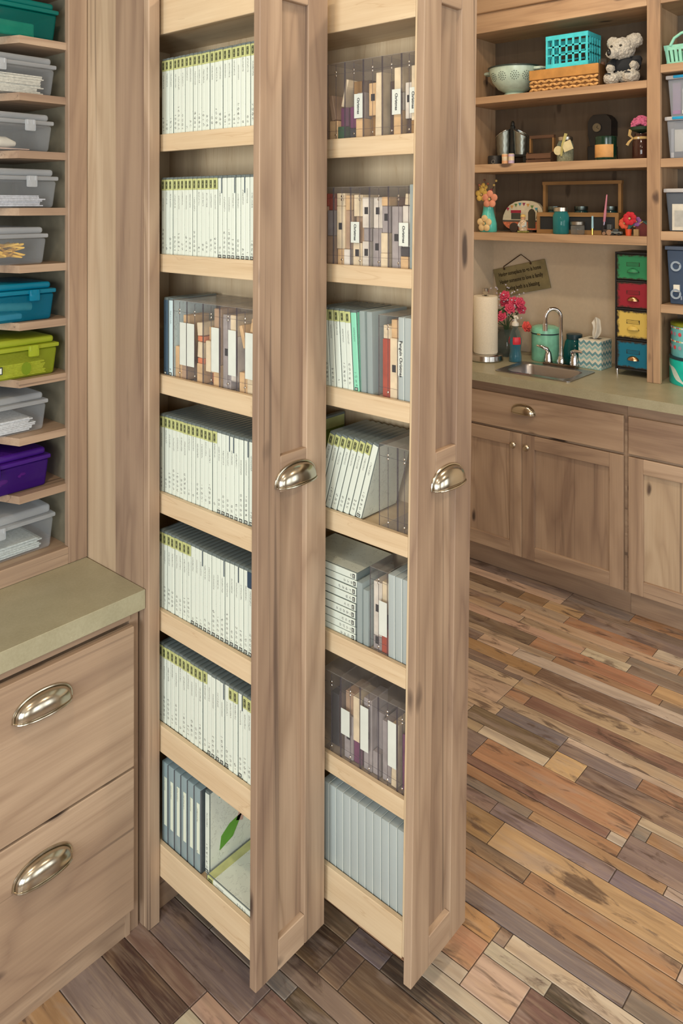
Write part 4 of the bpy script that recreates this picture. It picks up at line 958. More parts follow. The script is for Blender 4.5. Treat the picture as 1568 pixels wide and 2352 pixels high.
for q in (-0.085, 0.075): MB().ball(SR @ Vector((q, 0.0, 0.068)), 0.006, seg=8).build('knot', TWN, t, True)
MB().cyl((-0.005, 0.014, 0.130), (-0.005, 0.0, 0.130), 0.002).build('nail', CHR, t)

# ================================================================== top shelf
Z1, Z2, Z3 = 2.2383, 1.8963, 1.5513
t = thing('colander', 'pale mint enamel colander with pierced rosettes on the top shelf', 'colander', (2.525, 0.437, Z1), RZ)
ENA = plain('pale_enamel', 186, 210, 198, 0.25)
MB().lathe([(0.058, 0.0), (0.062, 0.002), (0.050, 0.024), (0.045, 0.026)], 32).build('foot_ring', ENA, t, True)
prof = [(0.0, 0.024), (0.05, 0.026), (0.085, 0.045), (0.112, 0.080), (0.126, 0.120), (0.130, 0.148)]
MB().lathe(prof, 40).build('bowl', ENA, t, True)
MB().lathe([(0.1285, 0.146), (0.137, 0.149), (0.137, 0.153), (0.1285, 0.152), (0.1285, 0.146)], 40).build('rim', plain('enamel_rim', 44, 60, 58, 0.3), t, True)
for sx in (-1, 1): MB().tube([(sx * 0.125, -0.035, 0.135), (sx * 0.155, -0.026, 0.135), (sx * 0.166, 0, 0.135), (sx * 0.155, 0.026, 0.135), (sx * 0.125, 0.035, 0.135)], 0.009, 10).build('handle', ENA, t, True)
m = MB()
for ca in (-PI / 2 - 0.55, -PI / 2 - 0.05, -PI / 2 + 0.5, -PI / 2 + 1.0):
    for ring, cnt in ((0.0, 1), (0.010, 6), (0.020, 11)):
        for q in range(cnt):
            a = ca + ring / 0.12 * math.cos(2 * PI * q / cnt); zz = 0.100 + ring * math.sin(2 * PI * q / cnt)
            rad = 0.119 + (zz - 0.1) * 0.33 + 0.0006; m.ball((rad * math.cos(a), rad * math.sin(a), zz), 0.0024, 0.0024, 0.0024, 6)
tag(m.build('hole_pattern', plain('hole_dark', 70, 82, 78, 0.7), t, True), kind='stuff')
t = thing('wicker_tray', 'honey wood tray box with a woven wicker side on the top shelf', 'tray', (2.50, 0.1245, Z1), RZ)
HON = wood('x', 'caddy'); GOLD = plain('wicker', 206, 160, 100, 0.6, 0, 0.14, 90.0)
for y in (-0.085, 0.073): B(-0.175, 0.175, y, y + 0.012, 0.060, 0.108, 0.002).build('top_band', plain('honey_wood', 186, 136, 74, 0.5, 0, 0.08, 20.0), t)
for x in (-0.175, 0.163): B(x, x + 0.012, -0.072, 0.072, 0.0, 0.108, 0.002).build('end_board', plain('honey_dark', 112, 78, 44, 0.5, 0, 0.08, 20.0), t)
B(-0.162, 0.162, -0.073, 0.072, 0.002, 0.010).build('base_board', HON, t)
B(-0.163, 0.163, -0.080, -0.074, 0.0, 0.060).build('liner', plain('wicker_back', 120, 84, 48), t)
m = MB()
for rw in range(3):
    for q in range(17):
        sgn = 1 if (q + rw) % 2 else -1
        m.ball((-0.161 + q * 0.0202, -0.083, 0.011 + rw * 0.019), 0.0145, 0.006, 0.0068, 8, Matrix.Rotation(sgn * 0.42, 3, 'Y'))
m.build('weave', GOLD, t, True)
t = thing('plastic_crate', 'bright turquoise plastic crate standing on the wicker tray', 'crate', (2.505, 0.112, Z1 + 0.1085), RZ)
TQ = plain('turquoise', 72, 212, 228, 0.35); cw, cdp, ch = 0.107, 0.075, 0.158
for z in (0.0, ch - 0.022): 
    for y in (-cdp, cdp - 0.006): B(-cw, cw, y, y + 0.006, z, z + 0.022, 0.001).build('long_rail', TQ, t)
    for x in (-cw, cw - 0.006): B(x, x + 0.006, -cdp + 0.006, cdp - 0.006, z, z + 0.022, 0.001).build('short_rail', TQ, t)
for q in range(7):
    x = -cw + 0.001 + q * (2 * cw - 0.012) / 6
    for y in (-cdp + 0.0005, cdp - 0.0055): B(x, x + 0.010, y, y + 0.005, 0.022, ch - 0.022).build('upright_slat', TQ, t)
for q in range(1, 5):
    y = -cdp + q * (2 * cdp - 0.01) / 5
    for x in (-cw + 0.0005, cw - 0.0055): B(x, x + 0.005, y, y + 0.012, 0.022, ch - 0.022).build('upright_slat', TQ, t)
for z in (0.058, 0.098):
    for y in (-cdp - 0.0005, cdp - 0.0065): B(-cw + 0.01, cw - 0.01, y + 0.001, y + 0.0055, z, z + 0.008).build('cross_slat', TQ, t)
    for x in (-cw - 0.0005, cw - 0.006): B(x + 0.001, x + 0.0055, -cdp + 0.006, cdp - 0.006, z, z + 0.008).build('cross_slat', TQ, t)
B(-cw + 0.006, cw - 0.006, -cdp + 0.006, cdp - 0.006, 0.0, 0.004).build('floor_plate', TQ, t)
for nm, yy, lb in (('a', 0.247, 'small clear tealight glass between the colander and turquoise crate'), ('b', -0.018, 'small clear tealight glass between the turquoise crate and plush koala')):
    t = thing('tealight_glass', lb, 'glass', (2.545, yy, Z1 + 0.0108), RZ)
    MB().lathe([(0, 0), (0.013, 0), (0.015, 0.01), (0.015, 0.07), (0.018, 0.135)], 20).build('cup', clear('tealight', 150, 140, 132, 0.14, 0.6, 0.05, 0.9), t, True)
    MB().lathe([(0, 0.004), (0.010, 0.004), (0.010, 0.12), (0, 0.122)], 16).build('candle', plain('copper_candle', 150, 96, 70, 0.4), t, True)
# plush koala
t = thing('plush_koala', 'fluffy grey plush koala in a dark jacket sitting on the top shelf', 'plush toy', (2.50, -0.142, Z1 + 0.006), RZ)
m = MB()
for c_, rx, ry, rz in (((0, 0.02, 0.075), 0.056, 0.05, 0.07), ((-0.008, -0.012, 0.165), 0.060, 0.054, 0.052), ((-0.035, -0.062, 0.140), 0.026, 0.026, 0.024),
                       ((-0.055, 0.0, 0.200), 0.030, 0.022, 0.028), ((0.040, 0.002, 0.198), 0.042, 0.026, 0.036),
                       ((-0.048, -0.035, 0.028), 0.036, 0.045, 0.028), ((0.044, -0.035, 0.030), 0.036, 0.045, 0.030), ((-0.05, -0.045, 0.075), 0.018, 0.030, 0.018), ((0.055, -0.03, 0.08), 0.018, 0.032, 0.020)):
    m.ball(c_, rx, ry, rz, 14)
fur = plain('koala_fur', 192, 190, 182, 0.95, 0, 0.12, 160.0)
o = m.build('body', fur, t, True)
o.modifiers.new('one_skin', 'REMESH').voxel_size = 0.0045
tx = bpy.data.textures.new('fur_clumps', 'CLOUDS'); tx.noise_scale = 0.012
dm = o.modifiers.new('fluff', 'DISPLACE'); dm.texture = tx; dm.strength = 0.013; dm.mid_level = 0.5
jk = plain('jacket_cloth', 40, 44, 50, 0.9)
m = MB().ball((0, 0.02, 0.088), 0.064, 0.058, 0.050, 16); m.build('jacket', jk, t, True)
for a, b in (((-0.05, -0.0, 0.105), (-0.060, -0.035, 0.082)), ((0.055, 0.0, 0.11), (0.062, -0.02, 0.09))): MB().tube([a, b], [0.024, 0.021], 12).build('sleeve', jk, t, True)
MB().ball((-0.040, -0.089, 0.142), 0.0095, 0.008, 0.017, 12).build('nose', plain('nose_black', 22, 22, 24, 0.3), t, True)
for q in (-0.042, 0.0): MB().ball((q + 0.004, -0.062, 0.172), 0.006, 0.005, 0.006, 10).build('eye', plain('eye_dark', 46, 42, 34, 0.2), t, True)
for q in (-0.05, 0.04): MB().tube([(q - 0.012, -0.076, 0.046), (q, -0.081, 0.048), (q + 0.014, -0.077, 0.044)], 0.003, 6).build('paw_stitch', jk, t, True)

# ================================================================== middle shelf
t = thing('metal_bin_caddy', 'caddy of two hammered metal bins on a dark handled stand', 'caddy', (2.56, 0.468, Z2), RZ)
GAL = metal('galvanised', 150, 156, 150, 0.38); IR = plain('dark_iron', 30, 34, 34, 0.5)
for sx in (-1, 1):
    cx = sx * 0.050
    m = MB()
    def bin_(u, v, cx=cx, sx=sx):
        a = u * 2 * PI; top = 0.165 + 0.022 * (-math.cos(a) * sx * 1.0)
        k = 0.85 + 0.15 * v; z = 0.052 + v * (top - 0.052)
        dent = 1 - 0.03 * (math.sin(a * 9) * math.sin(v * 19))
        return Vector((cx + 0.040 * k * dent * math.cos(a), 0.040 * k * dent * math.sin(a), z))
    b = m.grid(bin_, 36, 14).build('bin', GAL, t, True)
    MB().tube([bin_(u / 36, 1.0) for u in range(37)], 0.003, 6).build('bin_rim', metal('bright_rim', 190, 196, 196, 0.25), b, True)
    MB().lathe([(0, 0.052), (0.034, 0.052)], 24, (cx, 0, 0)).build('bin_base', GAL, b)
B(-0.010, 0.010, -0.012, 0.012, 0.0, 0.205, 0.003).build('centre_post', IR, t)
MB().ball((0, 0, 0.212), 0.010, 0.010, 0.018, 12).build('finial', IR, t, True)
B(-0.10, 0.10, -0.04, 0.04, 0.040, 0.050, 0.002).build('deck', IR, t)
for sx in (-1, 1): B(sx * 0.085 - 0.008, sx * 0.085 + 0.008, -0.035, 0.035, 0.0, 0.040).build('leg', IR, t)
t = thing('black_canister', 'small black canister with a ring pull in front of the metal bins', 'canister', (2.465, 0.520, Z2), RZ)
MB().lathe([(0, 0), (0.034, 0), (0.034, 0.042), (0.031, 0.046), (0, 0.046)], 24).build('body', plain('matt_black', 30, 30, 32, 0.5), t, True)
MB().tube([(0.012 + 0.009 * math.cos(a), -0.0345, 0.014 + 0.009 * math.sin(a)) for a in [2 * PI * q / 16 for q in range(17)]], 0.0016, 6).build('ring_pull', plain('ring_grey', 120, 116, 110, 0.4), t, True)
for dy, col, lb in ((0.4545, (226, 176, 134), 'small jar with an apricot band beside the lilac one'), (0.418, (196, 176, 204), 'small jar with a lilac band beside the apricot one')):
    t = thing('spice_jar', lb, 'jar', (2.455, dy, Z2), RZ)
    MB().lathe([(0, 0), (0.0155, 0), (0.0155, 0.050), (0.0125, 0.053), (0, 0.053)], 18).build('body', plain('jar_cream', 222, 206, 176, 0.4), t, True)
    MB().lathe([(0.0158, 0.002), (0.0158, 0.018)], 18).build('band', plain('band_%d' % col[0], *col, 0.4), t, True)
    MB().lathe([(0.0158, 0.038), (0.0158, 0.049)], 18).build('band', plain('band_%d' % col[0], *col, 0.4), t, True)
t = thing('wooden_tote', 'small brown wooden tote with a square handle', 'tote', (2.51, 0.276, Z2), RZ)
DW = wood('x', 'dark')
for y in (-0.045, 0.038): B(-0.066, 0.066, y, y + 0.007, 0.0, 0.018).build('side_slat', DW, t)
for y in (-0.045, 0.038): B(-0.066, 0.066, y, y + 0.007, 0.024, 0.048).build('side_slat', DW, t)
for x in (-0.066, 0.059): B(x, x + 0.007, -0.038, 0.038, 0.0, 0.055).build('end_board', wood('z', 'dark'), t)
B(-0.059, 0.059, -0.038, 0.038, 0.002, 0.008).build('base_board', DW, t)
for x in (-0.0655, 0.0575): B(x, x + 0.008, -0.010, 0.010, 0.055, 0.125).build('handle_post', wood('z', 'caddy'), t)
B(-0.0655, 0.0655, -0.010, 0.010, 0.125, 0.140).build('handle_bar', DW, t)
t = thing('tagged_jar', 'glass jar wearing a cream ribbon and paper tags', 'jar', (2.49, 0.146, Z2), RZ)
MB().lathe([(0, 0), (0.036, 0), (0.040, 0.006), (0.040, 0.085), (0.033, 0.096), (0.033, 0.104)], 24).build('glass', clear('jar_glass', 170, 190, 176, 0.16, 0.65, 0.05, 0.88), t, True)
MB().lathe([(0, 0.002), (0.037, 0.002), (0.037, 0.06), (0, 0.062)], 20).build('filling', plain('pale_filling', 190, 178, 150, 0.8, 0, 0.2, 120.0), t, True)
MB().lathe([(0.0345, 0.104), (0.0355, 0.106), (0.0355, 0.122), (0.033, 0.124), (0, 0.124)], 24).build('lid', metal('tin_lid', 206, 200, 186, 0.3), t, True)
B(0.012, 0.060, -0.054, -0.052, 0.052, 0.098).xf(lambda v: Vector((0.036, 0, 0.075)) + Matrix.Rotation(-0.35, 3, 'Y') @ (v - Vector((0.036, 0, 0.075)))).build('tag', plain('cream_tag', 214, 206, 164, 0.8), t)
MB().lathe([(0, 0), (0.022, 0), (0.022, 0.002), (0, 0.002)], 20).xf(lambda v: (-0.016 + v.x, -0.044 + v.z, 0.056 + v.y)).build('round_tag', plain('cream_tag', 214, 206, 164, 0.8), t, True)
MB().tube([(0.0, -0.042, 0.03), (0.01, -0.05, 0.08), (0.028, -0.05, 0.135)], [0.005, 0.007, 0.008], 6).build('ribbon', plain('ribbon_olive', 190, 184, 120, 0.8), t, True)
t = thing('mantel_clock', 'small black longcase clock ornament with a round face', 'clock', (2.60, 0.006, Z2), RZ)
BK = plain('ebony', 26, 26, 28, 0.45)
B(-0.058, 0.058, -0.045, 0.045, 0, 0.078, 0.004).build('plinth', BK, t)
MB().prism([(-0.046, 0.078), (0.046, 0.078), (0.050, 0.10), (0.058, 0.13), (0.058, 0.195), (0.046, 0.215), (0.030, 0.228), (-0.030, 0.228), (-0.046, 0.215), (-0.058, 0.195), (-0.058, 0.13), (-0.050, 0.10)], 'y', -0.038, 0.038).build('case', BK, t)
MB().lathe([(0, 0), (0.021, 0), (0.021, 0.003), (0, 0.004)], 24).xf(lambda v: (-0.012 + v.x, -0.038 - v.z, 0.166 + v.y)).build('clock_face', plain('old_dial', 110, 100, 78, 0.5), t, True)
MB().lathe([(0.0205, 0), (0.024, 0.0), (0.024, 0.004), (0.0205, 0.004)], 24).xf(lambda v: (-0.012 + v.x, -0.038 - v.z, 0.166 + v.y)).build('bezel', BK, t, True)
for q, ln in ((0.5, 0.010), (2.2, 0.014)): B(-0.001, 0.001, -0.0428, -0.042, 0, ln).xf(lambda v, q=q: Vector((-0.012, 0, 0.166)) + Matrix.Rotation(q, 3, 'Y') @ v).build('hand', BK, t)
MB().ball((0.0, -0.047, 0.055), 0.003, seg=8).build('knob', plain('knob_grey', 90, 86, 80, 0.4), t, True)
t = thing('jar_candle', 'dark green glass candle with a tan label band', 'candle', (2.446, -0.075, Z2), RZ)
MB().lathe([(0, 0), (0.046, 0), (0.048, 0.004), (0.048, 0.108), (0.045, 0.110)], 28).build('glass', plain('bottle_green', 22, 52, 40, 0.1), t, True)
MB().lathe([(0.0486, 0.012), (0.0492, 0.013), (0.0492, 0.070), (0.0486, 0.071)], 28, a0=PI * 0.85, a1=PI * 1.85).build('label', plain('tan_label', 206, 156, 96, 0.6), t, True)
MB().lathe([(0, 0.095), (0.044, 0.095)], 24).build('wax', plain('dark_wax', 40, 58, 44, 0.5), t)
t = thing('pompom_jar', 'brown mason jar topped with a fuzzy pink bloom and raffia', 'jar', (2.475, -0.226, Z2), RZ)
MB().lathe([(0, 0), (0.035, 0), (0.038, 0.006), (0.038, 0.075), (0.030, 0.092), (0.028, 0.115)], 24).build('glass', plain('brown_glass', 62, 38, 32, 0.08), t, True)
MB().lathe([(0.030, 0.088), (0.034, 0.091), (0.034, 0.099), (0.029, 0.102)], 24).build('raffia', plain('raffia', 196, 168, 112, 0.9), t, True)
MB().tube([(-0.03, -0.02, 0.095), (-0.046, -0.02, 0.11), (-0.040, -0.022, 0.135)], [0.003, 0.007, 0.008], 6).build('bow', plain('raffia', 196, 168, 112, 0.9), t, True)
MB().tube([(-0.03, -0.02, 0.095), (-0.045, -0.025, 0.08), (-0.054, -0.025, 0.065)], [0.003, 0.006, 0.007], 6).build('bow', plain('raffia', 196, 168, 112, 0.9), t, True)
MB().ball((0.0, -0.034, 0.094), 0.006, 0.004, 0.006, 10).build('button', plain('pearl', 226, 220, 206, 0.2), t, True)
MB().lathe([(0.0, 0.115), (0.045, 0.132), (0.047, 0.146), (0.0, 0.150)], 20).build('leaf_cup', plain('leaf_dark', 36, 60, 40, 0.7), t, True)
m = MB(); rq = random.Random(8)
for q in range(120):
    a = rq.uniform(0, 2 * PI); b = math.acos(rq.uniform(0, 1)); m.ball((0.040 * math.sin(b) * math.cos(a), 0.040 * math.sin(b) * math.sin(a), 0.148 + 0.044 * math.cos(b)), 0.0075, seg=6)
m.build('bloom', plain('fuzzy_pink', 200, 104, 142, 0.95, 0, 0.14, 200.0), t, True)

# ================================================================== lower shelf
t = thing('turquoise_vase', 'turquoise bottle vase with a cream blossom tied to it', 'vase', (2.475, 0.562, Z3), RZ)
MB().lathe([(0, 0), (0.042, 0), (0.045, 0.005), (0.043, 0.045), (0.030, 0.10), (0.026, 0.125), (0.027, 0.132)], 28).build('body', plain('turquoise_glaze', 92, 200, 188, 0.15), t, True)
MB().lathe([(0.027, 0.128), (0.024, 0.140), (0.022, 0.142), (0, 0.142)], 20).build('collar', plain('vase_collar', 176, 150, 112, 0.7), t, True)
def blossom(parent, c, R_, col, nm, npet=5, tilt=0.0):
    m = MB(); c = Vector(c)
    for q in range(npet):
        a = 2 * PI * q / npet + 0.3; m.ball(c + Vector((R_ * 0.62 * math.cos(a), 0.002 * math.sin(q), R_ * 0.62 * math.sin(a))), R_ * 0.44, R_ * 0.16, R_ * 0.44, 10)
    o = m.build(nm, col, parent, True); MB().ball(c + Vector((0, -R_ * 0.14, 0)), R_ * 0.18, R_ * 0.12, R_ * 0.18, 8).build('flower_centre', plain('flower_centre', 206, 176, 120, 0.8), o, True)
CRM = plain('felt_cream', 222, 196, 146, 0.9)
blossom(t, (0.006, -0.050, 0.044), 0.042, CRM, 'blossom')
f = thing('felt_flowers', 'yellow and coral felt flowers with beads in the turquoise vase', 'flowers', (2.475, 0.562, Z3 + 0.1425), RZ)
blossom(f, (-0.028, -0.02, 0.050), 0.036, plain('felt_yellow', 220, 188, 98, 0.9), 'yellow_flower')
blossom(f, (-0.024, -0.01, 0.084), 0.026, plain('felt_yellow', 220, 188, 98, 0.9), 'yellow_flower')
blossom(f, (0.032, -0.04, 0.026), 0.044, plain('felt_coral', 222, 150, 122, 0.9), 'coral_flower')
for q, (a, b, col) in enumerate(((0.058, 0.120, (206, 180, 110)), (0.045, 0.098, (196, 170, 104)), (0.010, 0.105, (150, 84, 60)), (0.030, 0.074, (150, 60, 66)), (-0.01, 0.125, (110, 70, 54)), (-0.04, 0.100, (170, 104, 84)))):
    s_ = MB().tube([(0, 0, 0.0), (a * 0.5, -0.01, b * 0.6), (a, -0.02, b)], 0.0012, 5).build('wire_stem', plain('wire', 70, 60, 48), f, True)
    MB().ball((a, -0.02, b), 0.0065, seg=8).build('bead', plain('bead_%d' % q, *col, 0.4), s_, True)
for a, b, c in ((-0.028, -0.02, 0.05), (0.032, -0.04, 0.026)): MB().tube([(0, 0, 0.0), (a * 0.6, b * 0.5, c * 0.6), (a, b + 0.008, c)], 0.002, 5).build('wire_stem', plain('wire', 70, 60, 48), f, True)
# camper plaque
t = thing('camper_ornament', 'cream vintage camper trailer ornament with bunting and orange skirt', 'ornament', (2.55, 0.400, Z3), RZ)
k = 1.06
outl = [(-0.108, 0.055), (-0.104, 0.080), (-0.092, 0.105), (-0.070, 0.130), (-0.040, 0.146), (0.0, 0.152), (0.045, 0.150), (0.080, 0.138), (0.100, 0.115), (0.110, 0.085), (0.111, 0.055)]
low = [(0.111, 0.0545), (0.108, 0.035), (0.096, 0.018), (0.080, 0.012), (-0.060, 0.012), (-0.085, 0.022), (-0.102, 0.038), (-0.108, 0.0545)]
MB().prism([(a * k, b * k) for a, b in outl], 'y', -0.012, 0.012).build('body', plain('camper_cream', 222, 212, 184, 0.6), t)
MB().prism([(a * k, b * k) for a, b in low], 'y', -0.012, 0.012).build('skirt', plain('camper_orange', 206, 118, 84, 0.6, 0, 0.16, 120.0), t)
B(-0.108 * k, 0.111 * k, -0.0135, -0.012, 0.050 * k, 0.058 * k).build('trim_stripe', plain('camper_grey', 90, 84, 78, 0.6), t)
B(-0.060 * k, -0.010 * k, -0.0138, -0.012, 0.062 * k, 0.092 * k).build('window_pane', plain('camper_window', 70, 72, 64, 0.3), t)
B(-0.062 * k, -0.008 * k, -0.0145, -0.012, 0.0925 * k, 0.106 * k).build('awning', plain('camper_red', 168, 44, 66, 0.6), t)
MB().prism([(0.030 * k, 0.020 * k), (0.068 * k, 0.020 * k), (0.068 * k, 0.095 * k), (0.060 * k, 0.108 * k), (0.049 * k, 0.113 * k), (0.038 * k, 0.108 * k), (0.030 * k, 0.095 * k)], 'y', -0.0138, -0.012).build('doorway', plain('camper_door', 66, 62, 48, 0.5), t)
MB().lathe([(0, 0), (0.022, 0), (0.024, 0.004), (0.024, 0.010), (0, 0.012)], 20).xf(lambda v: (-0.045 + v.x, -0.0125 - v.z, 0.0245 + v.y)).build('wheel', plain('camper_wheel', 66, 54, 50, 0.6), t, True)
for q in range(8):
    a = -0.078 + q * 0.0215; b = 0.108 + 0.034 * math.sin((q + 0.8) / 8.6 * PI)
    cl = ((176, 56, 84), (216, 160, 84), (104, 140, 74), (70, 150, 172), (150, 60, 92), (216, 160, 84), (104, 140, 74), (70, 150, 172))[q]
    MB().prism([((a - 0.008) * k, b * k), ((a + 0.008) * k, b * k), (a * k, (b - 0.016) * k)], 'y', -0.0138, -0.012).build('bunting_flag', plain('flag_%d' % (q % 4), *cl, 0.7), t)
MB().prism([(0.076, 0.07), (0.092, 0.07), (0.084, 0.12)], 'y', -0.0138, -0.012).build('fir_print', plain('fir', 52, 66, 46, 0.7), t)
B(-0.05, 0.06, -0.02, 0.02, 0.0, 0.0125).build('stand', plain('stand_dark', 52, 40, 34, 0.6), t)
t = thing('garden_figurine', 'tiny painted figurine in a pale smock before the camper', 'figurine', (2.47, 0.360, Z3), RZ)
B(-0.026, 0.026, -0.016, 0.016, 0, 0.010, 0.003).build('mossy_base', plain('moss_green', 140, 140, 74, 0.8), t)
MB().lathe([(0.020, 0.010), (0.022, 0.030), (0.018, 0.055), (0.008, 0.066)], 16).build('smock', plain('smock_print', 196, 176, 150, 0.7, 0, 0.3, 220.0), t, True)
MB().ball((0, 0, 0.074), 0.0115, seg=12).build('head', plain('figure_skin', 214, 168, 128, 0.6), t, True)
MB().lathe([(0.014, 0.080), (0.012, 0.088), (0, 0.094)], 14).build('straw_hat', plain('straw', 214, 184, 110, 0.8), t, True)
for sx in (-1, 1): MB().tube([(sx * 0.015, -0.004, 0.052), (sx * 0.019, -0.014, 0.036), (sx * 0.006, -0.021, 0.030)], 0.005, 8).build('arm', plain('sleeve_pale', 186, 196, 196, 0.7), t, True)
# chalkboard caddy
t = thing('chalkboard_caddy', 'honey wooden caddy with a chalkboard front and tall bar handle', 'caddy', (2.53, 0.080, Z3), RZ)
CW = wood('x', 'caddy')
for z in (0.0, 0.083): B(-0.205, 0.205, -0.062, -0.050, z, z + 0.020).build('front_rail', CW, t)
for x in (-0.205, 0.188): B(x, x + 0.017, -0.062, -0.050, 0.020, 0.083).build('front_stile', wood('z', 'caddy'), t)
B(-0.188, 0.188, -0.058, -0.052, 0.020, 0.083).build('chalkboard', plain('chalkboard', 30, 34, 38, 0.7), t)
B(-0.205, 0.205, 0.050, 0.060, 0.0, 0.103).build('back_board', CW, t)
for x in (-0.205, 0.195): B(x, x + 0.010, -0.050, 0.050, 0.0, 0.103).build('end_board', wood('z', 'caddy'), t)
B(-0.195, 0.195, -0.050, 0.050, 0.002, 0.010).build('base_board', CW, t)
for x in (-0.197, 0.183): B(x, x + 0.014, -0.012, 0.012, 0.010, 0.238).build('handle_post', wood('z', 'caddy'), t)
B(-0.200, 0.200, -0.012, 0.012, 0.238, 0.254).build('handle_bar', CW, t)
for q, dy in enumerate((0.225, 0.085, -0.060)):
    t = thing('teal_lidded_jar', 'dark teal jar with a tin lid standing in the caddy', 'jar', (2.535, dy, Z3 + 0.0105), RZ, 'jars in the chalkboard caddy')
    MB().lathe([(0, 0), (0.032, 0), (0.034, 0.01), (0.034, 0.09), (0.029, 0.102)], 22).build('glass', plain('deep_teal', 20, 56, 58, 0.12), t, True)
    MB().lathe([(0.031, 0.102), (0.032, 0.104), (0.032, 0.122), (0, 0.124)], 22).build('lid', metal('grey_tin', 110, 122, 120, 0.35), t, True)
t = thing('blue_mason_jar', 'blue-green glass mason jar with a tin lid before the chalkboard', 'jar', (2.44, 0.144, Z3), RZ)
MB().lathe([(0, 0), (0.034, 0), (0.038, 0.006), (0.038, 0.088), (0.031, 0.102), (0.031, 0.108)], 26).build('glass', clear('mason_blue', 60, 160, 164, 0.42, 0.85, 0.06, 0.7), t, True)
MB().lathe([(0.032, 0.108), (0.033, 0.109), (0.033, 0.126), (0.031, 0.128), (0, 0.128)], 26).build('lid', metal('tin_lid', 206, 200, 186, 0.3), t, True)
MB().lathe([(0, 0.004), (0.034, 0.004), (0.034, 0.06), (0, 0.062)], 22).build('filling', plain('teal_fill', 60, 138, 140, 0.5, 0, 0.2, 90.0), t, True)
t = thing('squat_clear_jar', 'squat clear glass jar with a tin lid before the chalkboard', 'jar', (2.44, 0.060, Z3), RZ)
MB().lathe([(0, 0), (0.028, 0), (0.032, 0.006), (0.032, 0.038), (0.029, 0.044)], 24).build('glass', clear('jar_plain', 190, 190, 184, 0.15, 0.6, 0.05, 0.9), t, True)
MB().lathe([(0.032, 0.044), (0.034, 0.046), (0.034, 0.060), (0, 0.062)], 24).build('lid', metal('grey_lid', 150, 144, 134, 0.4), t, True)
t = thing('blue_pencil', 'short pale blue pencil standing before the chalkboard', 'pencil', (2.43, -0.017, Z3), RZ)
MB().cyl((0, 0, 0.030), (0, 0.0, 0.088), 0.0055, 0.0045, 8).build('shaft', plain('pale_blue', 150, 196, 214, 0.4), t)
MB().cyl((0, 0, 0.0), (0, 0, 0.030), 0.0055, 0.0055, 8).build('ferrule', metal('brass', 206, 166, 90, 0.3), t)
t = thing('paintbrush', 'long pink-handled paintbrush leaning against the caddy', 'paintbrush', (2.452, -0.058, Z3), RZ)
BRR = Matrix.Rotation(0.10, 3, 'Y')
MB().lathe([(0, 0), (0.007, 0.004), (0.009, 0.02), (0.006, 0.046)], 10).xf(lambda v: BRR @ v).build('bristles', plain('dark_bristle', 34, 32, 36, 0.9), t, True)
MB().lathe([(0.006, 0.046), (0.006, 0.062)], 10).xf(lambda v: BRR @ v).build('ferrule', metal('ferrule', 150, 140, 160, 0.3), t, True)
MB().lathe([(0.006, 0.062), (0.0065, 0.10), (0.003, 0.186), (0, 0.19)], 10).xf(lambda v: BRR @ v).build('handle', plain('pink_handle', 188, 120, 140, 0.4), t, True)
t = thing('toy_car', 'small grey vintage toy car on the lower shelf', 'toy', (2.44, -0.128, Z3), RZ)
B(-0.024, 0.024, -0.012, 0.012, 0.006, 0.018, 0.003, 2).build('chassis', plain('toy_grey', 106, 112, 112, 0.35), t, True)
B(-0.016, 0.008, -0.010, 0.010, 0.018, 0.030, 0.003, 2).build('cabin', plain('toy_dark', 70, 78, 80, 0.3), t, True)
for sx in (-0.014, 0.014):
    for sy in (-0.013, 0.010): MB().lathe([(0, 0), (0.0065, 0), (0.0065, 0.003), (0, 0.003)], 12).xf(lambda v, sx=sx, sy=sy: (sx + v.x, sy + v.z, 0.0065 + v.y)).build('wheel', plain('tyre_black', 30, 30, 30, 0.7), t, True)
t = thing('toy_tractor', 'small dark toy tractor beside the grey car', 'toy', (2.445, -0.085, Z3), RZ)
B(-0.020, 0.014, -0.010, 0.010, 0.010, 0.026, 0.002, 1).build('hood', plain('toy_brown', 70, 60, 54, 0.5), t)
B(-0.002, 0.018, -0.011, 0.011, 0.026, 0.050, 0.002, 1).build('cab', plain('toy_slate', 76, 82, 86, 0.3), t)
for x, rr_ in ((0.010, 0.013), (-0.014, 0.008)):
    for sy in (-0.015, 0.011): MB().lathe([(0, 0), (rr_, 0), (rr_, 0.004), (0, 0.004)], 14).xf(lambda v, x=x, sy=sy, rr_=rr_: (x + v.x, sy + v.z, rr_ + v.y)).build('wheel', plain('wheel_tan', 150, 120, 96, 0.6), t, True)
t = thing('paper_flowers', 'red, orange and purple paper flowers in a small orange pot', 'flowers', (2.45, -0.178, Z3), RZ)
MB().lathe([(0, 0), (0.012, 0), (0.015, 0.03), (0.013, 0.03), (0, 0.028)], 14).build('pot', plain('orange_pot', 214, 84, 46, 0.5), t, True)
MB().tube([(0, 0, 0.028), (0.004, -0.004, 0.05), (0.01, -0.006, 0.075)], 0.003, 6).build('stem', plain('stem_teal', 60, 110, 110, 0.6), t, True)
MB().tube([(0, 0, 0.03), (0.012, -0.002, 0.048), (0.03, -0.002, 0.052)], [0.005, 0.008, 0.004], 6).build('leaf', plain('leaf_teal', 60, 110, 110, 0.6), t, True)
blossom(t, (0.010, -0.012, 0.078), 0.030, plain('paper_red', 190, 30, 46, 0.7), 'red_flower', 8)
blossom(t, (-0.018, 0.0, 0.056), 0.026, plain('paper_orange', 206, 84, 56, 0.7), 'orange_flower', 8)
blossom(t, (0.036, 0.0, 0.064), 0.022, plain('paper_purple', 132, 84, 150, 0.7), 'purple_flower', 8)
t = thing('toy_barn', 'little dark red barn with a tan lean-to at the shelf post', 'toy', (2.47, -0.240, Z3), RZ)
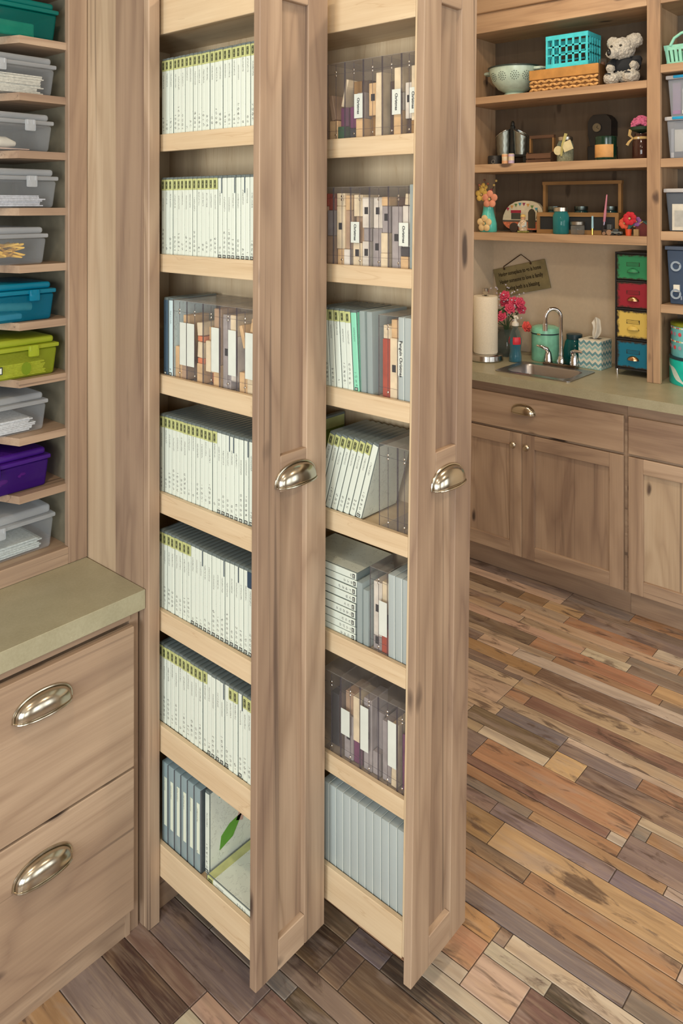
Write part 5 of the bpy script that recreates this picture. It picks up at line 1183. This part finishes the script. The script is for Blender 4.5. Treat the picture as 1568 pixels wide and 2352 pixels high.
MB().prism([(-0.030, 0), (0.036, 0), (0.036, 0.040), (0.003, 0.060), (-0.030, 0.040)], 'y', -0.02, 0.02).build('barn', plain('barn_red', 96, 34, 34, 0.6), t)
MB().prism([(-0.036, 0.038), (0.003, 0.062), (0.003, 0.068), (-0.040, 0.042)], 'y', -0.022, 0.022).build('roof', plain('barn_roof', 170, 132, 84, 0.6), t)
MB().prism([(0.003, 0.062), (0.040, 0.038), (0.042, 0.044), (0.003, 0.068)], 'y', -0.022, 0.022).build('roof', plain('roof_teal', 52, 90, 92, 0.6), t)
B(-0.034, -0.012, -0.034, -0.0205, 0, 0.030).build('lean_to', plain('lean_tan', 160, 132, 92, 0.6), t)

# ================================================================== bay beyond the post
t = thing('mint_basket', 'mint green slotted plastic basket with an arched handle', 'basket', (2.50, -0.46, 2.2983), RZ)
MG = plain('mint_plastic', 146, 216, 194, 0.35); bw, bd, bh = 0.115, 0.085, 0.085
def tp(v): return (v.x * (0.9 + 0.1 * v.z / bh), v.y * (0.9 + 0.1 * v.z / bh), v.z)
for y in (-bd, bd - 0.004):
    for q in range(12): B(-bw + 0.004 + q * 0.0187, -bw + 0.016 + q * 0.0187, y, y + 0.004, 0.012, bh - 0.022).xf(tp).build('slat', MG, t)
    B(-bw, bw, y, y + 0.004, 0.0, 0.012).xf(tp).build('lower_band', MG, t); B(-bw, bw, y, y + 0.004, bh - 0.022, bh).xf(tp).build('upper_band', MG, t)
for x in (-bw, bw - 0.004): B(x, x + 0.004, -bd + 0.004, bd - 0.004, 0.0, bh).xf(tp).build('end_wall', MG, t)
B(-bw + 0.004, bw - 0.004, -bd + 0.004, bd - 0.004, 0.0, 0.003).xf(tp).build('base', MG, t)
MB().tube([(-bw + 0.028, -bd, bh - 0.004), (-bw + 0.045, -bd, bh + 0.028), (-bw + 0.075, -bd, bh + 0.046), (0, -bd, bh + 0.052), (bw - 0.075, -bd, bh + 0.046), (bw - 0.045, -bd, bh + 0.028), (bw - 0.028, -bd, bh - 0.004)], 0.0065, 10).build('handle', MG, t, True)
def bin_box(loc, w_, d_, h_, label, mat, lidmat, latch, fills):
    t = thing('storage_bin', label, 'box', loc, RZ)
    m = B(-w_ / 2, w_ / 2, -d_ / 2, d_ / 2, 0, h_ - 0.018, 0.006, 2); m.xf(lambda v: (v.x * (0.90 + 0.10 * v.z / h_), v.y * (0.90 + 0.10 * v.z / h_), v.z)); m.build('bin_body', mat, t, True)
    B(-w_ / 2 - 0.006, w_ / 2 + 0.006, -d_ / 2 - 0.006, d_ / 2 + 0.006, h_ - 0.0175, h_, 0.004, 2).build('lid', lidmat, t, True)
    if latch: B(-w_ / 2 + 0.028, w_ / 2 - 0.028, -d_ / 2 - 0.012, -d_ / 2 - 0.0062, h_ - 0.014, h_ - 0.002, 0.002).build('latch', plain('latch_blue', 34, 160, 214, 0.35), t)
    for nm, a, b, c, d, col in fills: B(a, b, *((-d_ / 2 * 0.9 - 0.0016, -d_ / 2 * 0.9 + 0.006) if nm not in ('paper_label', 'print_block', 'white_tag') else (-d_ / 2 - (0.0012 if nm != 'print_block' else 0.002), -d_ / 2 * 0.9)), c, d).build(nm, plain('fill_%d_%d_%d' % col, *col, 0.7), t)
    return t
LID = clear('milky_lid', 208, 210, 214, 0.8, 0.95, 0.3, 0.8); BINC = clear('bin_clear', 196, 206, 220, 0.36, 0.75, 0.15, 0.92)
bin_box((2.53, -0.472, 1.8915), 0.235, 0.22, 0.182, 'clear bin with a blue latch and slanted white sheet, lower of two', BINC, LID, True, [('white_sheet', -0.085, 0.06, 0.030, 0.125, (220, 218, 206)), ('paper_edge', -0.10, -0.088, 0.004, 0.13, (170, 176, 186))])
bin_box((2.53, -0.474, 2.0738), 0.230, 0.22, 0.178, 'clear bin with a blue latch and lilac packet, upper of two', BINC, LID, True, [('lilac_packet', -0.095, -0.062, 0.01, 0.145, (150, 124, 160)), ('white_sheet', -0.055, 0.08, 0.01, 0.12, (206, 206, 206))])
bin_box((2.53, -0.485, 1.5765), 0.27, 0.22, 0.185, 'grey clear bin with a large printed paper label', clear('bin_grey', 120, 132, 148, 0.55, 0.85, 0.2, 0.7), LID, False, [('paper_label', -0.105, 0.06, 0.004, 0.118, (208, 206, 194)), ('print_block', -0.095, -0.04, 0.02, 0.09, (176, 178, 174))])
t = bin_box((2.53, -0.48, 1.2605), 0.25, 0.22, 0.252, 'dark blue clear bin of round rolls with a white tag', clear('bin_blue', 92, 114, 146, 0.55, 0.88, 0.2, 0.6), clear('lid_blue', 96, 112, 136, 0.8, 0.95, 0.3, 0.6), False, [('white_tag', -0.095, -0.070, 0.055, 0.085, (222, 220, 208)), ('white_strip', -0.068, -0.062, 0.02, 0.24, (150, 162, 178))])
for zz, lb in ((0.045, 'pale ring roll near the foot of the dark blue bin'), (0.165, 'pale ring roll in the upper half of the dark blue bin')):
    o = MB().lathe([(0.014, 0), (0.022, 0), (0.022, 0.006), (0.014, 0.006), (0.014, 0)], 24).xf(lambda v: (2.53 - 0.112 + v.z, -0.395 + v.x, 1.2605 + zz + v.y)).build('ring_roll', plain('ring_pale', 150, 166, 182, 0.5), None, True); tag(o, lb, 'roll')
t = thing('round_tin', 'turquoise round tin with a white cloud print, under the dotted tin', 'tin', (2.51, -0.462, ZCN), RZ)
MB().lathe([(0, 0), (0.116, 0), (0.118, 0.003), (0.118, 0.108)], 40).build('body', plain('tin_turquoise', 20, 196, 180, 0.3), t, True)
MB().lathe([(0.1185, 0.108), (0.1205, 0.110), (0.1205, 0.118), (0.118, 0.120), (0, 0.120)], 40).build('rim', plain('tin_rim', 30, 60, 70, 0.3), t, True)
def cloud(u, v):
    a = PI * (1.02 + 0.62 * u); z = 0.062 + 0.030 * math.sin(u * 5 + 0.6) + (v - 0.5) * (0.026 + 0.016 * math.sin(u * 17)) - 0.045 * u
    return Vector((0.1186 * math.cos(a), 0.1186 * math.sin(a), max(0.006, z)))
MB().grid(cloud, 40, 4).build('cloud_print', plain('cloud_white', 206, 222, 214, 0.35), t, True)
t = thing('dotted_tin', 'aqua round tin with coloured dots and a green lid', 'tin', (2.512, -0.464, ZCN + 0.1203), RZ)
MB().lathe([(0, 0), (0.112, 0), (0.114, 0.003), (0.114, 0.130)], 40).build('body', plain('tin_aqua', 116, 200, 206, 0.35), t, True)
MB().lathe([(0.1145, 0.130), (0.1165, 0.132), (0.1165, 0.142), (0.11, 0.146), (0, 0.146)], 40).build('lid', plain('tin_olive', 128, 140, 40, 0.4), t, True)
for zz, off in ((0.040, 0), (0.098, 1)):
    for q in range(12):
        a = PI + q * 0.27 + 0.05; R = Matrix.Rotation(a - PI, 3, 'Z')
        m = MB().lathe([(0, 0.0012), (0.0085, 0.0012), (0.0085, 0), ], 14); red = (q + off) % 2
        m.xf(lambda v: Vector((0.1142 * math.cos(a), 0.1142 * math.sin(a), zz)) + R @ Vector((-v.z, v.x, v.y))).build('dot_print', plain('dot_red', 220, 82, 92, 0.4) if red else plain('dot_lilac', 176, 158, 184, 0.4), t)
for zz in (0.066, 0.124):
    for q in range(36):
        a = PI + q * 0.088; cl = ((214, 90, 120), (230, 214, 120), (236, 236, 230), (190, 120, 70))[q % 4]
        B(-0.0003, 0.0012, -0.0034, 0.0034, -0.003, 0.003).xf(lambda v: Vector((0.1146 * math.cos(a), 0.1146 * math.sin(a), zz)) + Matrix.Rotation(a - PI, 3, 'Z') @ v).build('bead_print', plain('bead_print_%d' % (q % 4), *cl, 0.4), t)
